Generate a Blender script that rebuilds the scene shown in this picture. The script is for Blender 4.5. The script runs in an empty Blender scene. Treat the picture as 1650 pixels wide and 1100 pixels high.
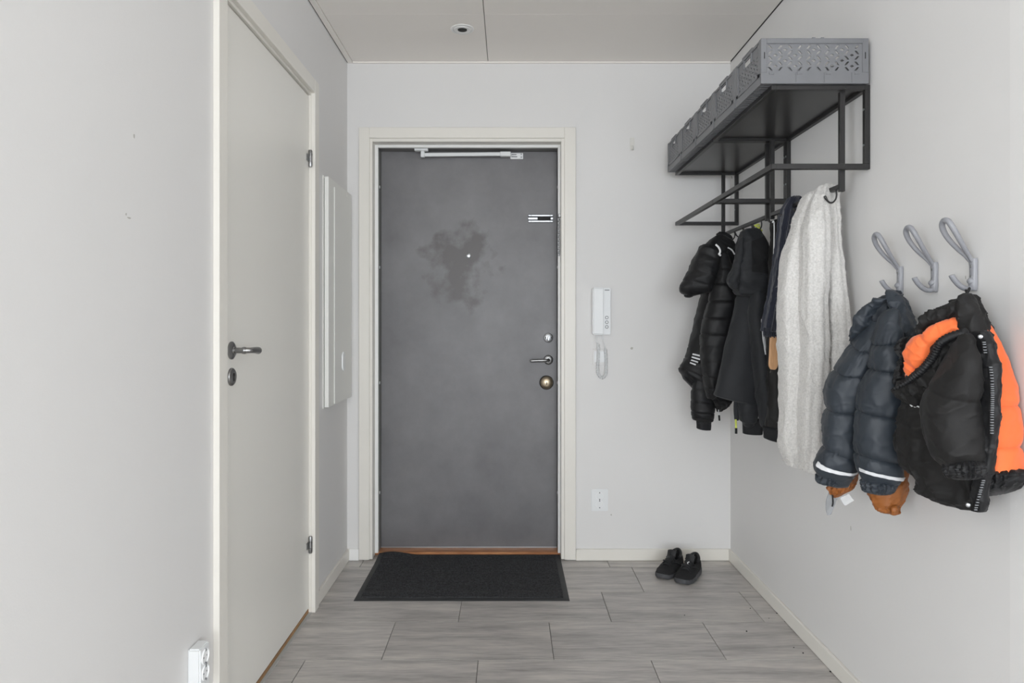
import bpy, bmesh, math, random
from mathutils import Vector, noise
R = random.Random(7)
SC = bpy.context.scene
COL = SC.collection
PI = math.pi
F, VX, VY, H = 1080.0, 821.0, 520.0, 1.192      # focal length (px), vanishing point, eye height (m)

# ------------------------------------------------------------------ camera
cam = bpy.data.cameras.new('camera')
cam.sensor_width = 36.0
cam.lens = F / 1650 * 36
cam.shift_x = (825 - VX) / 1650
cam.shift_y = -(550 - VY) / 1650
cam.clip_start = 0.02
camo = bpy.data.objects.new('camera', cam)
camo.location = (0, 0, H)
camo.rotation_euler = (PI / 2, 0, 0)
COL.objects.link(camo)
SC.camera = camo

# ------------------------------------------------------------------ world, daylight through the windows, added fill from the left, exposure
w = bpy.data.worlds.new('world')
SC.world = w
w.use_nodes = True
w.node_tree.nodes['Background'].inputs[0].default_value = (0.80, 0.88, 1.0, 1)
w.node_tree.nodes['Background'].inputs[1].default_value = 1.0


def area(name, loc, rot, sx, sy, power, color):
    l = bpy.data.lights.new(name, 'AREA')
    l.shape = 'RECTANGLE'
    l.size = sx
    l.size_y = sy
    l.energy = power
    l.color = color
    o = bpy.data.objects.new(name, l)
    o.location = loc
    o.rotation_euler = rot
    COL.objects.link(o)
    return o


area('window_daylight_rear', (0.3, -4.02, 1.35), (PI / 2, 0, 0), 3.6, 1.7, 68, (0.92, 0.965, 1.0))
area('window_daylight_side', (4.02, -3.0, 1.3), (PI / 2, 0, PI / 2), 1.8, 1.9, 46, (0.92, 0.965, 1.0))
area('fill_light_left', (-3.03, -2.9, 1.35), (PI / 2, 0, -PI / 2), 2.0, 1.7, 68, (0.92, 0.965, 1.0))  # added fill lamp, lights the right wall at a grazing angle
SC.cycles.max_bounces = 14
SC.cycles.diffuse_bounces = 10
SC.view_settings.view_transform = 'Standard'
SC.view_settings.look = 'None'
SC.view_settings.gamma = 1.0
SC.view_settings.use_curve_mapping = False
SC.view_settings.exposure = 1.07


# ------------------------------------------------------------------ pixel -> place helpers (surveying the photo)
def P(px, py, d):
    return Vector(((px - VX) / F * d, d, H - (py - VY) / F * d))


def Z(ox, oy, s):
    return lambda u, v: (ox + u / s, oy + v / s)


# ------------------------------------------------------------------ materials
def lin(c):
    c = c / 255
    return c / 12.92 if c <= 0.04045 else ((c + 0.055) / 1.055) ** 2.4


def rgb(r, g, b):
    return (lin(r), lin(g), lin(b), 1)


MATS = {}


def mat(name, c, rough=0.5, metal=0.0, var=0.0, vscale=8.0, bump=0.0, bscale=200.0, stretch=(1, 1, 1), spec=0.5,
        sheen=0.0, alpha=1.0, c2=None, detail=4.0, coat=0.0):
    m = bpy.data.materials.new(name)
    m.use_nodes = True
    nt = m.node_tree
    b = nt.nodes['Principled BSDF']
    b.inputs['Base Color'].default_value = c
    b.inputs['Roughness'].default_value = rough
    b.inputs['Metallic'].default_value = metal
    b.inputs['Specular IOR Level'].default_value = spec
    b.inputs['Sheen Weight'].default_value = sheen
    b.inputs['Alpha'].default_value = alpha
    b.inputs['Coat Weight'].default_value = coat
    tc = nt.nodes.new('ShaderNodeTexCoord')
    mp = nt.nodes.new('ShaderNodeMapping')
    mp.inputs['Scale'].default_value = stretch
    nt.links.new(tc.outputs['Object'], mp.inputs['Vector'])
    if var or c2:
        n = nt.nodes.new('ShaderNodeTexNoise')
        n.inputs['Scale'].default_value = vscale
        n.inputs['Detail'].default_value = detail
        nt.links.new(mp.outputs[0], n.inputs['Vector'])
        rp = nt.nodes.new('ShaderNodeValToRGB')
        rp.color_ramp.elements[0].position = 0.3
        rp.color_ramp.elements[1].position = 0.7
        d = c2 or (c[0] * (1 - var), c[1] * (1 - var), c[2] * (1 - var), 1)
        u = c if c2 else (min(1, c[0] * (1 + var)), min(1, c[1] * (1 + var)), min(1, c[2] * (1 + var)), 1)
        rp.color_ramp.elements[0].color = d
        rp.color_ramp.elements[1].color = u
        nt.links.new(n.outputs['Fac'], rp.inputs[0])
        nt.links.new(rp.outputs[0], b.inputs['Base Color'])
    if bump:
        n2 = nt.nodes.new('ShaderNodeTexNoise')
        n2.inputs['Scale'].default_value = bscale
        n2.inputs['Detail'].default_value = 3
        nt.links.new(mp.outputs[0], n2.inputs['Vector'])
        bp = nt.nodes.new('ShaderNodeBump')
        bp.inputs['Strength'].default_value = bump
        bp.inputs['Distance'].default_value = 0.002
        nt.links.new(n2.outputs['Fac'], bp.inputs['Height'])
        nt.links.new(bp.outputs[0], b.inputs['Normal'])
    MATS[name] = m
    return m


def wall_mat(name, c):
    m = mat(name, c, 0.55, var=0.012, vscale=1.3, bump=0.10, bscale=260)
    return m


WALL = wall_mat('wall_paint', rgb(218, 217, 216))
WALLN = wall_mat('wall_paint_near_lit', rgb(223, 222, 221))  # near right wall: brighter light painted in as a lighter tone
CEIL = mat('ceiling_paint', rgb(242, 238, 233), 0.7, var=0.01, vscale=1.0)
TRIM = mat('trim_paint', rgb(224, 221, 214), 0.38, var=0.01, vscale=3)
TRIMW = mat('trim_paint_white', rgb(234, 234, 233), 0.4)
LEAFW = mat('door_paint', rgb(227, 225, 219), 0.32, var=0.01, vscale=2)
WHITE = mat('white_plastic', rgb(224, 226, 227), 0.35)
WHITE2 = mat('white_plastic_bright', rgb(238, 239, 240), 0.3)
CABW = mat('cabinet_enamel', rgb(226, 226, 222), 0.35)
GREYP = mat('button_grey', rgb(120, 122, 125), 0.5)
DARK = mat('dark_hole', rgb(25, 24, 24), 0.7)
BLKM = mat('black_powder_coat', rgb(34, 33, 33), 0.38, var=0.15, vscale=40, bump=0.05, bscale=600)
BLKP = mat('black_shelf_panel', rgb(38, 37, 37), 0.28, var=0.1, vscale=6)
CRATE = mat('grey_crate_plastic', rgb(112, 113, 116), 0.45, var=0.03, vscale=10)
HOOKG = mat('silver_grey_lacquer', rgb(140, 141, 146), 0.38)
CHROME = mat('chrome', rgb(180, 182, 185), 0.33, metal=1.0)
STEEL = mat('brushed_steel', rgb(150, 150, 150), 0.32, metal=1.0, var=0.1, vscale=30)
BRASS = mat('worn_nickel_brass', rgb(190, 176, 152), 0.3, metal=0.9, var=0.15, vscale=60)
JAMBG = mat('grey_jamb_paint', rgb(128, 127, 126), 0.5)
RUBBER = mat('black_rubber', rgb(46, 47, 49), 0.6, var=0.2, vscale=12, bump=0.2, bscale=300)
FOAM = mat('sole_rubber', rgb(72, 73, 76), 0.6, var=0.1, vscale=40)
SHOEB = mat('shoe_mesh', rgb(20, 20, 22), 0.85, bump=0.4, bscale=500)
SHOEL = mat('shoe_leather', rgb(27, 28, 30), 0.6)
BLACKN = mat('black_nylon', rgb(20, 20, 22), 0.55, spec=0.35, bump=0.12, bscale=900, sheen=0.03, var=0.08, vscale=20)
BLACKJ = mat('black_shell', rgb(25, 24, 24), 0.62, spec=0.3, bump=0.2, bscale=900, sheen=0.03, var=0.08, vscale=20)
SOFTSH = mat('softshell', rgb(27, 29, 33), 0.75, bump=0.2, bscale=900, sheen=0.05, var=0.06, vscale=15)
BLACKD = mat('black_lining', rgb(17, 17, 19), 0.85)
RIBK = mat('black_rib_knit', rgb(26, 27, 30), 0.9, bump=0.4, bscale=500)
NAVY = mat('navy_wool', rgb(30, 34, 48), 0.9, bump=0.6, bscale=350, sheen=0.3, var=0.2, vscale=80, stretch=(1, 1, 0.12))
SLATE = mat('slate_nylon', rgb(38, 45, 53), 0.55, bump=0.15, bscale=800, sheen=0.05, var=0.05, vscale=15)
SLATED = mat('slate_dark_lining', rgb(32, 37, 44), 0.7)
ORANGE = mat('orange_nylon', rgb(238, 112, 54), 0.7, bump=0.15, bscale=800, sheen=0.2, var=0.04, vscale=15)
BROWN = mat('rust_brown_nylon', rgb(140, 82, 32), 0.55, bump=0.2, bscale=700, var=0.1, vscale=25)
REFLEC = mat('reflective_tape', rgb(214, 215, 217), 0.4, var=0.06, vscale=60)
LIME = mat('lime_cord', rgb(196, 206, 90), 0.6)
CORDW = mat('white_cord', rgb(226, 226, 226), 0.6)
WOODH = mat('pale_wood', rgb(206, 160, 118), 0.45, var=0.12, vscale=30, stretch=(8, 8, 0.7))
CLEAR = mat('clear_plastic', rgb(235, 238, 240), 0.25, alpha=0.35)
CLEARG = mat('clear_grey_mesh', rgb(150, 153, 157), 0.5, alpha=0.5)
TRANSH = mat('translucent_hook', rgb(214, 213, 208), 0.3)
GLASS = mat('window_glass', (1, 1, 1, 1), 0.0, alpha=0.12)
OAK = mat('oak', rgb(196, 138, 92), 0.45, c2=rgb(150, 96, 58), vscale=9, stretch=(1.2, 9, 9), detail=6)
RAWW = mat('raw_wood_threshold', rgb(178, 140, 98), 0.7, c2=rgb(128, 96, 66), vscale=6, stretch=(9, 1, 9))
SEAL = mat('grey_sealant', rgb(176, 178, 176), 0.6)
GROUT = mat('grout', rgb(122, 120, 117), 0.9)
LIVF = mat('plain_floor', rgb(150, 146, 142), 0.5)


def tile_mat():
    m = bpy.data.materials.new('grey_stone_tile')
    m.use_nodes = True
    nt = m.node_tree
    N, L = nt.nodes, nt.links
    b = N['Principled BSDF']
    tc = N.new('ShaderNodeTexCoord')
    oi = N.new('ShaderNodeObjectInfo')
    geo = N.new('ShaderNodeNewGeometry')
    ad = N.new('ShaderNodeVectorMath')
    ad.operation = 'ADD'
    sc = N.new('ShaderNodeVectorMath')
    sc.operation = 'SCALE'
    cb = N.new('ShaderNodeCombineXYZ')
    L.new(oi.outputs['Random'], cb.inputs[0])
    L.new(oi.outputs['Random'], cb.inputs[1])
    L.new(cb.outputs[0], sc.inputs[0])
    sc.inputs['Scale'].default_value = 37.0
    L.new(geo.outputs['Position'], ad.inputs[0])
    L.new(sc.outputs[0], ad.inputs[1])
    mp = N.new('ShaderNodeMapping')
    mp.inputs['Scale'].default_value = (0.9, 7, 1)
    L.new(ad.outputs[0], mp.inputs[0])
    n1 = N.new('ShaderNodeTexNoise')
    n1.inputs['Scale'].default_value = 2.2
    n1.inputs['Detail'].default_value = 8
    n1.inputs['Roughness'].default_value = 0.68
    L.new(mp.outputs[0], n1.inputs['Vector'])
    mp2 = N.new('ShaderNodeMapping')
    mp2.inputs['Scale'].default_value = (6, 60, 1)
    L.new(ad.outputs[0], mp2.inputs[0])
    n2 = N.new('ShaderNodeTexNoise')
    n2.inputs['Scale'].default_value = 2.0
    n2.inputs['Detail'].default_value = 5
    L.new(mp2.outputs[0], n2.inputs['Vector'])
    mx = N.new('ShaderNodeMath')
    mx.operation = 'MULTIPLY_ADD'
    mx.inputs[1].default_value = 0.35
    L.new(n2.outputs['Fac'], mx.inputs[0])
    L.new(n1.outputs['Fac'], mx.inputs[2])
    rp = N.new('ShaderNodeValToRGB')
    e = rp.color_ramp.elements
    e[0].position = 0.52
    e[0].color = rgb(150, 146, 143)
    e[1].position = 0.84
    e[1].color = rgb(199, 194, 188)
    k = rp.color_ramp.elements.new(0.68)
    k.color = rgb(177, 173, 170)
    L.new(mx.outputs[0], rp.inputs[0])
    hv = N.new('ShaderNodeHueSaturation')
    mr = N.new('ShaderNodeMapRange')
    mr.inputs['To Min'].default_value = 0.93
    mr.inputs['To Max'].default_value = 1.07
    L.new(oi.outputs['Random'], mr.inputs['Value'])
    L.new(mr.outputs[0], hv.inputs['Value'])
    L.new(rp.outputs[0], hv.inputs['Color'])
    L.new(hv.outputs[0], b.inputs['Base Color'])
    b.inputs['Roughness'].default_value = 0.36
    bp = N.new('ShaderNodeBump')
    bp.inputs['Strength'].default_value = 0.12
    bp.inputs['Distance'].default_value = 0.002
    L.new(n2.outputs['Fac'], bp.inputs['Height'])
    L.new(bp.outputs[0], b.inputs['Normal'])
    return m


TILE = tile_mat()


def steel_door_mat(cx, cz, yy):
    m = bpy.data.materials.new('grey_steel_door_paint')
    m.use_nodes = True
    nt = m.node_tree
    N, L = nt.nodes, nt.links
    b = N['Principled BSDF']
    geo = N.new('ShaderNodeNewGeometry')
    n1 = N.new('ShaderNodeTexNoise')
    n1.inputs['Scale'].default_value = 4.2
    n1.inputs['Detail'].default_value = 8
    n1.inputs['Roughness'].default_value = 0.62
    L.new(geo.outputs['Position'], n1.inputs['Vector'])
    rp = N.new('ShaderNodeValToRGB')
    e = rp.color_ramp.elements
    e[0].position = 0.3
    e[0].color = rgb(100, 99, 101)
    e[1].position = 0.72
    e[1].color = rgb(119, 118, 120)
    L.new(n1.outputs['Fac'], rp.inputs[0])
    # hand-worn stain round the peephole: distance from its centre, broken up by noise
    mp = N.new('ShaderNodeMapping')
    mp.inputs['Location'].default_value = (-cx, -yy, -cz)
    L.new(geo.outputs['Position'], mp.inputs[0])
    mp2 = N.new('ShaderNodeMapping')
    mp2.inputs['Scale'].default_value = (5.2, 0, 3.8)
    L.new(mp.outputs[0], mp2.inputs[0])
    ln = N.new('ShaderNodeVectorMath')
    ln.operation = 'LENGTH'
    L.new(mp2.outputs[0], ln.inputs[0])
    n2 = N.new('ShaderNodeTexNoise')
    n2.inputs['Scale'].default_value = 11
    n2.inputs['Detail'].default_value = 6
    L.new(geo.outputs['Position'], n2.inputs['Vector'])
    sb = N.new('ShaderNodeMath')
    sb.operation = 'SUBTRACT'
    L.new(n2.outputs['Fac'], sb.inputs[0])
    ml = N.new('ShaderNodeMath')
    ml.operation = 'MULTIPLY'
    ml.inputs[1].default_value = 0.42
    L.new(ln.outputs['Value'], ml.inputs[0])
    L.new(ml.outputs[0], sb.inputs[1])
    rs = N.new('ShaderNodeMapRange')
    rs.inputs['From Min'].default_value = 0.14
    rs.inputs['From Max'].default_value = 0.34
    rs.inputs['To Max'].default_value = 0.85
    L.new(sb.outputs[0], rs.inputs['Value'])
    mix = N.new('ShaderNodeMix')
    mix.data_type = 'RGBA'
    L.new(rs.outputs[0], mix.inputs['Factor'])
    L.new(rp.outputs[0], mix.inputs['A'])
    mix.inputs['B'].default_value = rgb(76, 72, 71)
    L.new(mix.outputs['Result'], b.inputs['Base Color'])
    b.inputs['Roughness'].default_value = 0.42
    n3 = N.new('ShaderNodeTexNoise')
    n3.inputs['Scale'].default_value = 60
    n3.inputs['Detail'].default_value = 5
    L.new(geo.outputs['Position'], n3.inputs['Vector'])
    bp = N.new('ShaderNodeBump')
    bp.inputs['Strength'].default_value = 0.12
    bp.inputs['Distance'].default_value = 0.002
    L.new(n3.outputs['Fac'], bp.inputs['Height'])
    L.new(bp.outputs[0], b.inputs['Normal'])
    return m


def carpet_mat():
    m = mat('ribbed_carpet', rgb(60, 61, 64), 0.95, c2=rgb(24, 24, 26), vscale=150, bump=0.8, bscale=260, detail=2)
    return m


CARPET = carpet_mat()


def wool_mat():
    m = mat('grey_boucle_wool', rgb(208, 206, 203), 0.95, c2=rgb(186, 184, 181), vscale=170, bump=1.0, bscale=170,
            sheen=0.3, detail=3)
    return m


WOOL = wool_mat()
FUZZM = mat('grey_wool_fibre', rgb(205, 203, 200), 0.95)

# ------------------------------------------------------------------ mesh helpers
ORG = {}


class MB:
    def __init__(s):
        s.v, s.f = [], []

    def add(s, vs, fs):
        o = len(s.v)
        s.v += [Vector(p) for p in vs]
        s.f += [tuple(i + o for i in f) for f in fs]
        return s

    def box(s, x0, x1, y0, y1, z0, z1):
        return s.add([(x0, y0, z0), (x1, y0, z0), (x1, y1, z0), (x0, y1, z0), (x0, y0, z1), (x1, y0, z1), (x1, y1, z1),
                      (x0, y1, z1)],
                     [(0, 3, 2, 1), (4, 5, 6, 7), (0, 1, 5, 4), (1, 2, 6, 5), (2, 3, 7, 6), (3, 0, 4, 7)])

    def lathe(s, o, ax, prof, n=24):
        """prof: (distance along axis, radius)"""
        o = Vector(o)
        ax = Vector(ax).normalized()
        u = ax.orthogonal().normalized()
        w_ = ax.cross(u)
        vs, fs = [], []
        for (h, r) in prof:
            for k in range(n):
                a = 2 * PI * k / n
                vs.append(o + ax * h + (u * math.cos(a) + w_ * math.sin(a)) * r)
        for i in range(len(prof) - 1):
            for k in range(n):
                fs.append((i * n + k, i * n + (k + 1) % n, (i + 1) * n + (k + 1) % n, (i + 1) * n + k))
        fs.append(tuple(reversed(range(n))))
        fs.append(tuple(range((len(prof) - 1) * n, len(prof) * n)))
        return s.add(vs, fs)

    def tube(s, pts, r, n=8, flat=1.0):
        pts = [Vector(p) for p in pts]
        m = len(pts)
        rs = r if isinstance(r, (list, tuple)) else [r] * m
        vs, fs = [], []
        pu = None
        for i, p in enumerate(pts):
            t = (pts[min(i + 1, m - 1)] - pts[max(i - 1, 0)]).normalized()
            if pu is None:
                u = t.orthogonal().normalized()
            else:
                u = (pu - t * pu.dot(t))
                u = u.normalized() if u.length > 1e-6 else t.orthogonal().normalized()
            pu = u
            w_ = t.cross(u)
            for k in range(n):
                a = 2 * PI * k / n
                vs.append(p + (u * math.cos(a) + w_ * math.sin(a) * flat) * rs[i])
        for i in range(m - 1):
            for k in range(n):
                fs.append((i * n + k, i * n + (k + 1) % n, (i + 1) * n + (k + 1) % n, (i + 1) * n + k))
        fs.append(tuple(reversed(range(n))))
        fs.append(tuple(range((m - 1) * n, m * n)))
        return s.add(vs, fs)

    def build(s, name, m, parent=None, bevel=0.0, smooth=False, origin=None, seg=1):
        if parent is not None:
            org = ORG[parent.name]
        elif origin is not None:
            org = Vector(origin)
        else:
            xs = [p.x for p in s.v]
            ys = [p.y for p in s.v]
            zs = [p.z for p in s.v]
            org = Vector(((min(xs) + max(xs)) / 2, (min(ys) + max(ys)) / 2, min(zs)))
        me = bpy.data.meshes.new(name)
        bm = bmesh.new()
        vv = [bm.verts.new(p - org) for p in s.v]
        for f in s.f:
            try:
                bm.faces.new([vv[i] for i in f])
            except ValueError:
                pass
        bmesh.ops.recalc_face_normals(bm, faces=bm.faces)
        if bevel:
            ed = [e for e in bm.edges if len(e.link_faces) == 2 and e.calc_face_angle(0) > 0.6]
            bmesh.ops.bevel(bm, geom=ed, offset=bevel, segments=seg, affect='EDGES', clamp_overlap=True)
        if smooth:
            for f in bm.faces:
                f.smooth = True
            for e in bm.edges:
                if len(e.link_faces) == 2 and e.calc_face_angle(0) > 0.9:
                    e.smooth = False
        bm.to_mesh(me)
        bm.free()
        me.materials.append(m)
        o = bpy.data.objects.new(name, me)
        COL.objects.link(o)
        if parent is not None:
            o.parent = parent
        else:
            o.location = org
        ORG[o.name] = org
        return o


def B(x0, x1, y0, y1, z0, z1):
    return MB().box(x0, x1, y0, y1, z0, z1)


def smoothpath(pts, k=6):
    pts = [Vector(p) for p in pts]
    out = []
    n = len(pts)
    for i in range(n - 1):
        p0, p1, p2, p3 = pts[max(i - 1, 0)], pts[i], pts[i + 1], pts[min(i + 2, n - 1)]
        for j in range(k):
            out.append(cr(p0, p1, p2, p3, j / k))
    out.append(pts[-1])
    return out


def cr(p0, p1, p2, p3, t):
    return 0.5 * ((2 * p1) + (p2 - p0) * t + (2 * p0 - 5 * p1 + 4 * p2 - p3) * t * t + (3 * p1 - p0 - 3 * p2 + p3) * t ** 3)


def empty(name, loc):
    o = bpy.data.objects.new(name, None)
    o.empty_display_size = 0.05
    o.location = loc
    COL.objects.link(o)
    ORG[o.name] = Vector(loc)
    return o


def tag(o, label, cat, group=None):
    o['label'] = label
    o['category'] = cat
    if group:
        o['group'] = group
    return o


def struct(o):
    o['kind'] = 'structure'
    return o


def copy_tree(o, loc=None, parent=None):
    c = o.copy()
    COL.objects.link(c)
    c.parent = parent
    if loc is not None:
        c.location = loc
    for ch in list(o.children):
        copy_tree(ch, None, c)
    return c


# ================================================================== THE SETTING
XL, XR, YB, ZC = -0.816, 1.111, 3.37, 2.50
T = 0.12
# ---- floor with individual tiles
fl = struct(B(-3.2, 4.2, -4.2, YB + T, -0.12, -0.004).build('floor', GROUT, origin=(0, 0, 0)))
PX_, PY_ = 0.611, 0.300
rows = [(3.273, 3.573, 0.49), (2.973, 3.273, 0.596), (2.673, 2.973, 0.4065), (2.373, 2.673, 0.157), (2.073, 2.373, 0.500)]
y = 2.073
k = 0
while y > 0.3:
    rows.append((y - PY_, y, (0.596, 0.35, 0.157, 0.44)[k % 4]))
    y -= PY_
    k += 1
g = 0.0012
ZT = 0.0
for (y0, y1, x0) in rows:
    y1c = min(y1, YB + 0.15)
    a = x0 - PX_ * 6
    while a < XR:
        xa, xb = max(a + g, XL - 0.1), min(a + PX_ - g, XR + 0.02)
        if xb - xa > 0.01:
            B(xa, xb, y0 + g, y1c - g, -0.010, ZT).build('tile', TILE, fl, bevel=0.0007)
        a += PX_
struct(B(-3.2, 4.2, -4.2, 0.272, -0.004, 0.0).build('floor_living', LIVF))

# ---- walls
DX0, DX1, DZ1 = -0.712, 0.288, 2.125       # entrance opening
wb = MB()
wb.box(XL - T, DX0, YB, YB + T, 0, ZC)
wb.box(DX1, XR + T, YB, YB + T, 0, ZC)
wb.box(DX0, DX1, YB, YB + T, DZ1, ZC)
struct(wb.build('wall_back', WALL))
LY0, LY1, LZ1 = 1.885, 2.770, 2.150         # inner door opening
wl = MB()
wl.box(XL - T, XL, 0.5, LY0, 0, ZC)
wl.box(XL - T, XL, LY1, YB, 0, ZC)
wl.box(XL - T, XL, LY0, LY1, LZ1, ZC)
struct(wl.build('wall_left', WALL))
struct(B(XR, XR + T, 1.487, YB, 0, ZC).build('wall_right', WALL))
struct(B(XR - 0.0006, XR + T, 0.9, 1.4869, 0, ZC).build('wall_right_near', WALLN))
# living room shell behind the camera
struct(B(XR + T, 4.2, 0.78, 0.9, 0, ZC).build('wall_living_front_right', WALL))
struct(B(-3.2, XL - T, 0.5, 0.62, 0, ZC).build('wall_living_front_left', WALL))
wr = MB()
wr.box(-3.2, -3.08, -4.2, -3.95, 0, ZC)
wr.box(-3.2, -3.08, -1.85, 0.5, 0, ZC)
wr.box(-3.2, -3.08, -3.95, -1.85, 0, 0.45)
wr.box(-3.2, -3.08, -3.95, -1.85, 2.25, ZC)
struct(wr.build('wall_living_left', WALL))
wr = MB()
wr.box(4.06, 4.2, -4.2, -3.9, 0, ZC)
wr.box(4.06, 4.2, -2.1, 0.78, 0, ZC)
wr.box(4.06, 4.2, -3.9, -2.1, 0, 0.3)
wr.box(4.06, 4.2, -3.9, -2.1, 2.3, ZC)
struct(wr.build('wall_living_right', WALL))
wr = MB()
wr.box(-3.2, -1.55, -4.2, -4.06, 0, ZC)
wr.box(2.15, 4.06, -4.2, -4.06, 0, ZC)
wr.box(-1.55, 2.15, -4.2, -4.06, 0, 0.45)
wr.box(-1.55, 2.15, -4.2, -4.06, 2.25, ZC)
struct(wr.build('wall_living_rear', WALL))


def window(name, x0, x1, y0, y1, z0, z1):
    e = struct(empty(name, ((x0 + x1) / 2, (y0 + y1) / 2, z0)))
    alongx = (x1 - x0) > (y1 - y0)
    m = MB()
    b = 0.05
    if alongx:
        m.box(x0, x1, y0, y1, z0, z0 + b).box(x0, x1, y0, y1, z1 - b, z1)
        for xx in (x0, (x0 + x1) / 2 - b / 2, x1 - b):
            m.box(xx, xx + b, y0, y1, z0 + b, z1 - b)
        B(x0 + b, x1 - b, y0 + 0.02, y0 + 0.026, z0 + b, z1 - b).build('pane', GLASS, e)
    else:
        m.box(x0, x1, y0, y1, z0, z0 + b).box(x0, x1, y0, y1, z1 - b, z1)
        for yy in (y0, (y0 + y1) / 2 - b / 2, y1 - b):
            m.box(x0, x1, yy, yy + b, z0 + b, z1 - b)
        B(x1 - 0.026, x1 - 0.02, y0 + b, y1 - b, z0 + b, z1 - b).build('pane', GLASS, e)
    m.build('window_frame', TRIMW, e)


window('window_1', -1.55, 2.15, -4.16, -4.10, 0.45, 2.25)
window('added_window_left', -3.18, -3.12, -3.95, -1.85, 0.45, 2.25)  # added unseen window, goes with the left fill lamp
window('window_2', 4.10, 4.16, -3.9, -2.1, 0.3, 2.3)

# ---- ceiling: backing slab and boards with a joint, edge strip on the left
struct(B(-3.2, 4.2, -4.2, 0.44, ZC + 0.0, ZC + 0.12).build('ceiling_living', CEIL))
ce = struct(B(XL - T, XR + T, 0.44, YB + T, ZC + 0.010, ZC + 0.12).build('ceiling', GROUT, origin=(0, 0, ZC + 0.010)))
struct(B(XR + T, 4.2, 0.44, 0.9, ZC, ZC + 0.12).build('ceiling_side', CEIL))
struct(B(-3.2, XL - T, 0.44, 0.62, ZC, ZC + 0.12).build('ceiling_side_left', CEIL))
XJ = -0.108
xs = [XL + 0.030, XJ, XR - 0.005]
ysj = [2.842 - 1.2 * 2, 2.842 - 1.2, 2.842, YB - 0.003]
for i in range(2):
    for j in range(3):
        B(xs[i] + 0.0016, xs[i + 1] - 0.0016, ysj[j] + 0.0004, ysj[j + 1] - 0.0004, ZC, ZC + 0.009).build('ceiling_panel', CEIL, ce, bevel=0.0006)
struct(B(XL + 0.005, XL + 0.029, 0.45, YB - 0.002, ZC - 0.004, ZC + 0.006).build('trim_1', CEIL))
struct(B(XL + 0.030, XR - 0.002, YB - 0.012, YB - 0.0005, ZC - 0.005, ZC + 0.003).build('trim_2', CEIL))

# ---- baseboards
BH = 0.058
struct(B(0.3335, XR, YB - 0.012, YB, 0.001, BH).build('baseboard_back', TRIM, bevel=0.0015))
struct(B(XL + 0.012, -0.7565, YB - 0.012, YB, 0.001, BH).build('baseboard_back_corner', TRIMW, bevel=0.0015))
struct(B(XR - 0.013, XR, 0.9, YB - 0.0125, 0.001, BH).build('baseboard_right', TRIM, bevel=0.002))
struct(B(XL, XL + 0.012, 2.812, YB - 0.0005, 0.001, BH).build('baseboard_left', TRIM, bevel=0.0015))
struct(B(XL, XL + 0.012, 0.5, 1.842, 0.001, BH).build('baseboard_left_near', TRIM, bevel=0.0015))

# ================================================================== ENTRANCE DOOR
YL = 3.51


def D(px, py):
    p = P(px, py, YL)
    return p.x, p.z


d1 = struct(empty('door_1', ((DX0 + DX1) / 2, YL, 0)))
yc = YB - 0.015
# casings with mitred look: head between the posts
B(-0.755, -0.7015, yc, YB, 0.006, 2.171).build('casing', TRIM, d1, bevel=0.002)
B(0.275, 0.332, yc, YB, 0.006, 2.171).build('casing', TRIM, d1, bevel=0.002)
B(-0.7013, 0.2748, yc, YB, 2.117, 2.171).build('casing', TRIM, d1, bevel=0.002)
# frame: outer step, white stop, grey rebate
fx0, fx1, fz = -0.6875, 0.2595, 2.101
fr = MB()
fr.box(DX0, fx0, YB - 0.006, YB + 0.055, 0.006, DZ1)
fr.box(fx1, DX1, YB - 0.006, YB + 0.055, 0.006, DZ1)
fr.box(fx0, fx1, YB - 0.006, YB + 0.055, fz, DZ1)
fr.build('frame', TRIM, d1, bevel=0.0015)
sx0, sx1, sz = -0.6715, 0.2475, 2.088
st = MB()
st.box(DX0, sx0, YB + 0.055, YB + 0.075, 0.016, DZ1)
st.box(sx1, DX1, YB + 0.055, YB + 0.075, 0.016, DZ1)
st.box(sx0, sx1, YB + 0.055, YB + 0.075, sz, DZ1)
st.build('door_stop', TRIMW, d1, bevel=0.001)
jb = MB()
jb.box(DX0, sx0 - 0.003, YB + 0.075, YL + 0.06, 0.0, DZ1)
jb.box(sx1 + 0.003, DX1, YB + 0.075, YL + 0.06, 0.0, DZ1)
jb.box(sx0 - 0.003, sx1 + 0.003, YB + 0.075, YL + 0.06, sz + 0.003, DZ1)
jb.build('jamb', JAMBG, d1)
B(DX0, DX1, YB + 0.070, YL + 0.06, 0.0, 0.015).build('threshold', OAK, d1, bevel=0.002)
px_, pz_ = D(755, 412)
sx_, sz_ = D(738, 425)
leaf = B(-0.6735, 0.2495, YL, YL + 0.05, 0.018, 2.0895).build('door_leaf', steel_door_mat(sx_, sz_ + 0.0, YL), d1, bevel=0.002)
B(-0.672, 0.248, YL - 0.003, YL + 0.002, 0.016, 0.021).build('bottom_strip', CHROME, d1)
# peephole
MB().lathe((px_, YL, pz_), (0, -1, 0), [(-0.001, 0.013), (0.002, 0.013), (0.004, 0.010), (0.0045, 0.004)], 20).build('peephole', CHROME, leaf, smooth=True)
# upper lock rose with thumb turn
x, z = D(883.5, 544)
o = MB().lathe((x, YL, z), (0, -1, 0), [(-0.001, 0.025), (0.004, 0.025), (0.007, 0.022), (0.007, 0.003)], 28).build('lock_rose', CHROME, leaf, smooth=True)
B(x - 0.005, x + 0.005, YL - 0.022, YL - 0.006, z - 0.016, z + 0.008).build('thumb_turn', CHROME, leaf, bevel=0.003)
for sgn in (-1, 1):
    MB().lathe((x + sgn * 0.014, YL - 0.006, z), (0, -1, 0), [(0, 0.0035), (0.0015, 0.0035), (0.0018, 0.002)], 10).build('screw', DARK, leaf, smooth=True)
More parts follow.
